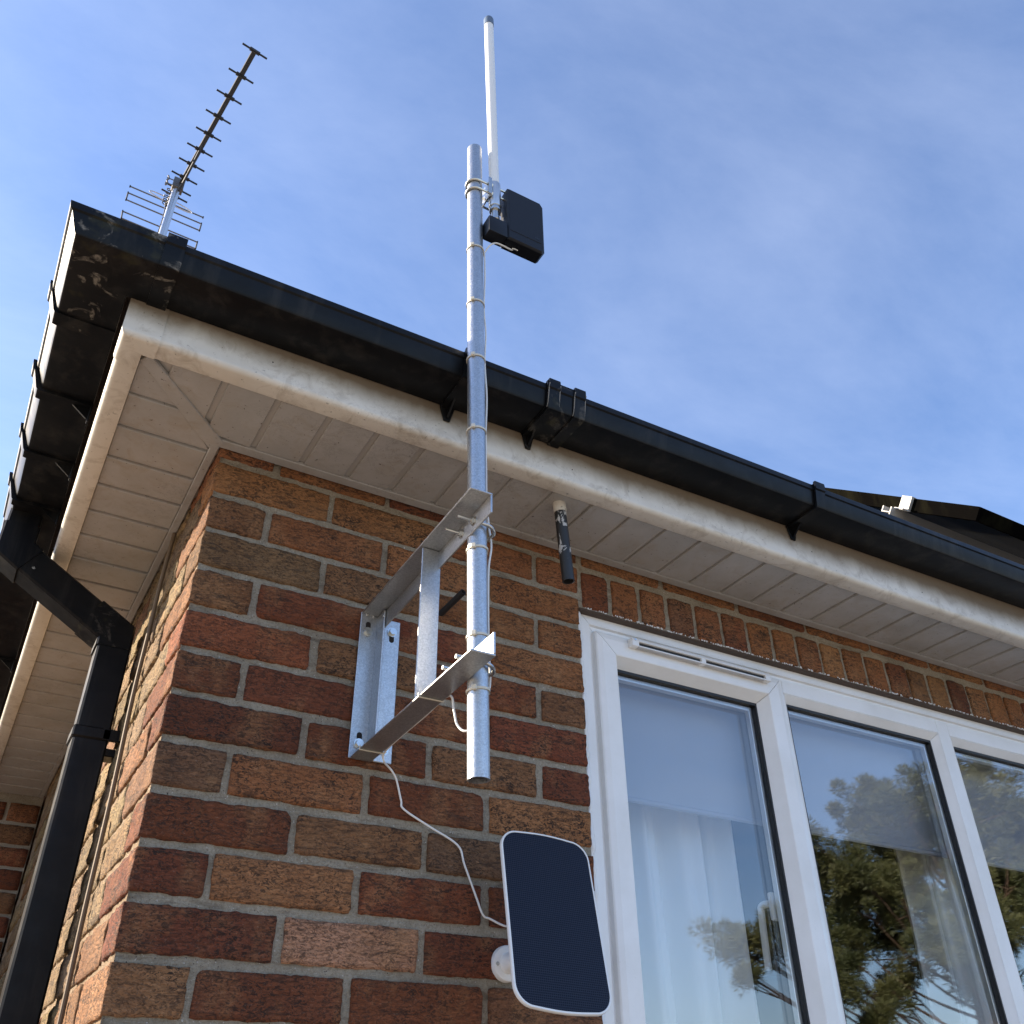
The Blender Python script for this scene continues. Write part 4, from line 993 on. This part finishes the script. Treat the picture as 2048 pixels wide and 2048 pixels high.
b = MB(); mbox(b, -0.045, 1.15, 0.270, 0.274, -0.080, FD - 0.001); mbox(b, -0.045, 1.15, 0.302, 0.306, -0.080, FD - 0.001); mbox(b, -0.045, 1.15, 0.2742, 0.3018, -0.084, -0.080); mbox(b, -0.045, 1.15, 0.2742, 0.3018, -0.062, -0.059); b.build('rail', 'clamp_metal', mod)
b = MB(); mbox(b, -0.0120, -0.0008, 0.235, 0.275, -0.045, 0.0022, 0.0008); mbox(b, -0.030, -0.012, 0.240, 0.275, -0.045, -0.040, 0.0006); mbox(b, -0.012, 0.008, 0.235, 0.275, 0.0003, 0.003, 0.0006); b.build('end_clamp', 'clamp_metal', mod)
b = MB(); mbox(b, 0.02, 0.06, 0.20, 0.30, -0.22, -0.0845); mbox(b, 0.9, 0.94, 0.20, 0.30, -0.22, -0.0845); b.build('roof_hook', 'zinc', mod)

# ------------------------------------------------------------------ television aerial
def G(x, y, z, g_=1.2): return CAM + g_ * (Vector((x, y, z)) - CAM)
aer = thing('television_aerial', 'television aerial with a long row of black directors on a mast above the roof', 'aerial', tuple(G(-0.182, 2.06, 2.2)))
HZ = 3.19
b = MB(); b.tube([G(-0.182, 2.055, 2.25), G(-0.182, 2.055, HZ - 0.02)], 0.0225, 16); b.build('mast', 'aluminium', aer)
b = MB(); b.tube([G(-0.182, 2.055, HZ - 0.02), G(-0.182, 2.055, HZ + 0.02)], 0.0228, 16); b.build('mast_cap', 'aerial_black', aer)
def boom(t): return Vector((-0.188 + 0.140 * t, 2.17 - 1.02 * t, HZ))
bd = (boom(1) - boom(0)).normalized(); el = Vector((bd.y, -bd.x, 0)); el = -el if el.x < 0 else el
b = MB(); hw = 0.0105
def gb(p): return G(*p)
b.hexa([gb(boom(t) + el * s1 * hw + Vector((0, 0, s2 * hw))) for s2 in (-1, 1) for t, s1 in ((0, -1), (0, 1), (1, 1), (1, -1))], 0.001); b.build('boom', 'aerial_grey', aer)
# lower support strut of the boom
b = MB(); b.tube([gb(boom(0.02) + Vector((0.0, 0, -0.055))), gb(boom(0.22) + Vector((0, 0, -0.055))), gb(boom(0.32) + Vector((0, 0, -0.035))), gb(boom(0.42) + Vector((0, 0, -0.006)))], 0.0075, 8); b.build('boom_strut', 'aerial_grey', aer)
for t in (1.0, 0.855, 0.725, 0.60, 0.485, 0.378, 0.275, 0.180, 0.095, 0.045):
    ln = 0.0600 + 0.010 * (1 - t); c = boom(t) + Vector((0, 0, -0.008))
    b = MB(); b.tube([gb(c - el * ln), gb(c + el * ln)], 0.0058, 8); b.tube([gb(c - el * 0.024), gb(c + el * 0.024)], 0.0115, 8); b.build('director', 'aerial_black', aer)
# dipole loop
c = boom(0.0) + Vector((0, 0, -0.01)); lp = []
for q in range(25):
    a = 2 * math.pi * q / 24; s_ = math.cos(a); lp.append(gb(c + el * (0.085 * s_ + (0.03 if s_ > 0 else -0.03)) + Vector((0, 0, 0.016 * math.sin(a)))))
b = MB(); b.tube(lp, 0.0036, 8); b.build('dipole', 'aluminium', aer)
b = MB(); b.hexa([gb(c + el * a + bd * q + Vector((0, 0, z))) for z in (-0.03, 0.02) for a, q in ((-0.02, -0.025), (0.02, -0.025), (0.02, 0.025), (-0.02, 0.025))], 0.003); b.build('dipole_box', 'aerial_black', aer)
# reflector: two racks of horizontal rods behind the mast
for rods in (((-0.397, -0.014, 3.208), (-0.396, -0.014, 3.155), (-0.394, -0.014, 3.100)), ((-0.391, -0.009, 3.008), (-0.386, -0.009, 2.956))):
    for xa, xb, z in rods:
        b = MB(); b.tube([G(xa, 2.20, z), G(xb, 2.20, z - 0.012)], 0.0046, 8); b.build('reflector_rod', 'aerial_metal', aer)
        for xe in (xa, xb):
            b = MB(); b.tube([G(xe - 0.003, 2.20, z - (0.012 if xe > -0.2 else 0)), G(xe + 0.003, 2.20, z - (0.012 if xe > -0.2 else 0))], 0.0085, 8); b.build('rod_tip', 'aerial_black', aer)
    for k in (0, 1):
        a, c = rods[-2], rods[-1]; dz_ = -0.012 * k
        b = MB(); b.tube([G(a[k], 2.20, a[2] + dz_), G(c[k], 2.20, c[2] + dz_)], 0.0050, 8); b.build('reflector_end', 'aerial_metal', aer)
b = MB(); b.tube([G(-0.19, 2.20, 3.22), G(-0.185, 2.20, 2.93)], 0.008, 8); b.build('reflector_spine', 'aerial_metal', aer)
# clamp with wing nuts and coiled lead
b = MB(); cc = Vector((-0.182, 2.055, HZ))
b.hexa([G(cc.x + a, cc.y + q, HZ + z) for z in (-0.045, 0.03) for a, q in ((-0.026, -0.026), (0.03, -0.026), (0.03, 0.022), (-0.026, 0.022))], 0.003); b.build('clamp', 'aerial_metal', aer)
for dz_ in (-0.028, 0.012):
    b = MB(); b.tube([G(cc.x - 0.02, cc.y - 0.01, HZ + dz_), G(cc.x - 0.06, cc.y - 0.01, HZ + dz_)], 0.0035, 8)
    for s_ in (-1, 1): b.tube([G(cc.x - 0.048, cc.y - 0.01, HZ + dz_), G(cc.x - 0.056, cc.y - 0.01 , HZ + dz_ + s_ * 0.018)], 0.0055, 8)
    b.build('wing_nut', 'aerial_metal', aer)
r2 = random.Random(5); pts = []
for q in range(34):
    a = q * 0.9; pts.append(G(-0.215 + 0.012 * math.cos(a) + 0.004 * r2.uniform(-1, 1), 2.03 + 0.012 * math.sin(a), HZ - 0.075 - 0.004 * q))
pts = [G(-0.188, 2.15, HZ - 0.02), G(-0.20, 2.08, HZ - 0.04)] + pts + [G(-0.203, 2.03, HZ - 0.30), G(-0.205, 2.03, HZ - 0.5), G(-0.205, 2.03, HZ - 0.9)]
b = MB(); b.tube(smooth_path(pts, 3), 0.0032, 6); b.build('lead', 'aerial_black', aer)

# ------------------------------------------------------------------ pine tree across the yard, mirrored in the panes
TY = -14.0
tr_ = random.Random(21)
pine = thing('pine_tree', 'tall pine tree reflected in the window panes', 'tree', (20.6, TY, GROUND))
clumps = [(20.7, 6.5, .9), (19.6, 6.1, .9), (18.9, 5.6, .65), (21.6, 6.3, 1.1), (22.0, 5.4, 1.2), (20.6, 5.6, 1.0), (17.3, 4.9, .45), (18.1, 4.6, .8), (19.3, 4.4, 1.05), (20.7, 4.1, 1.1), (21.9, 4.2, 1.1),
          (18.3, 3.8, .6), (18.6, 3.2, 1.0), (19.7, 3.1, 1.05), (17.9, 2.8, .6), (19.0, 2.6, .8), (20.2, 2.7, .7), (14.6, 2.55, .6), (15.2, 2.3, .65), (14.3, 2.7, .3), (15.6, 1.9, .4), (14.6, 1.9, .25), (15.5, 1.4, .4),
          (23.6, 7.3, .8), (23.6, 6.4, 1.1), (24.8, 7.0, 1.0), (24.3, 5.9, 1.2), (25.3, 5.4, 1.3), (24.6, 4.6, 1.2), (23.4, 4.9, 1.0), (25.8, 6.5, 1.1), (22.9, 3.4, .7), (24.4, 3.4, .9), (26.5, 5.0, 1.2), (26.4, 3.6, 1.0), (21.2, 1.9, .6), (22.6, 2.4, .7), (20.4, 4.9, 1.0), (19.2, 3.7, .9), (20.8, 3.3, .9), (21.6, 3.1, .8), (18.7, 4.1, .8), (20.0, 2.2, .7), (17.7, 4.2, .6), (22.6, 5.9, 1.0), (18.2, 1.6, .4), (16.4, 1.0, .4), (16.9, 2.1, .45), (24, 1.5, .6), (25.6, 2.2, .8)]
def twig(mb, p, d, ln, w):
    s_ = d.cross(Vector((tr_.uniform(-1, 1), tr_.uniform(-1, 1), tr_.uniform(-1, 1)))).normalized() * w
    mb.add([p - s_, p + s_, p + d * ln + s_ * 0.3, p + d * ln - s_ * 0.3], [(0, 1, 2, 3)])
cr_ = MB(); limb = MB()
trunk_x = 21.4
for (x, z, r) in clumps:
    yv = TY + tr_.uniform(-1.3, 1.3)
    cnt = int(6000 * r * r) + 700
    sub = [(Vector((tr_.gauss(0, .45), tr_.gauss(0, .5), tr_.gauss(0, .33))) * r, tr_.uniform(.16, .34) * (0.6 + r * 0.5)) for _ in range(int(8 + 10 * r))]
    for q in range(cnt):
        sc0, sr = tr_.choice(sub); d = Vector((tr_.gauss(0, 1), tr_.gauss(0, 1), tr_.gauss(0.35, 1))).normalized()
        p = Vector((x, yv, z)) + sc0 + d * sr * (tr_.random() ** 0.5)
        twig(cr_, p, (d + Vector((tr_.uniform(-.5, .5), tr_.uniform(-.5, .5), tr_.uniform(-.1, .6)))).normalized(), tr_.uniform(.06, .14), tr_.uniform(.008, .017))
    # limb out to the clump
    zt = max(GROUND + 2.2, z - 1.2 - 0.25 * abs(x - trunk_x)); st_ = Vector((trunk_x - 0.05 * (zt + 2), TY, zt))
    mid = (st_ + Vector((x, yv, z))) * 0.5 + Vector((tr_.uniform(-.3, .3), tr_.uniform(-.3, .3), -0.25 + tr_.uniform(-.2, .2)))
    limb.tube(smooth_path([st_, mid, Vector((x, yv, z))], 5), [0.045 - 0.0036 * q for q in range(11)], 6)
    for sc0, sr in sub[:5]:
        limb.tube([mid.lerp(Vector((x, yv, z)), tr_.uniform(.4, .9)), Vector((x, yv, z)) + sc0], [0.022, 0.008], 5)
cr_.build('crown', 'leaf', pine, smooth=0)
limb.build('limbs', 'bark', pine, smooth=60)
b = MB(); b.tube([(trunk_x, TY, GROUND - 0.1), (trunk_x - 0.05, TY, 0.0), (trunk_x + 0.1, TY, 2.5), (trunk_x + 0.05, TY, 5.0), (trunk_x + 0.2, TY, 6.8)], [0.34, 0.27, 0.22, 0.14, 0.05], 12); b.build('trunk', 'bark', pine, smooth=60)
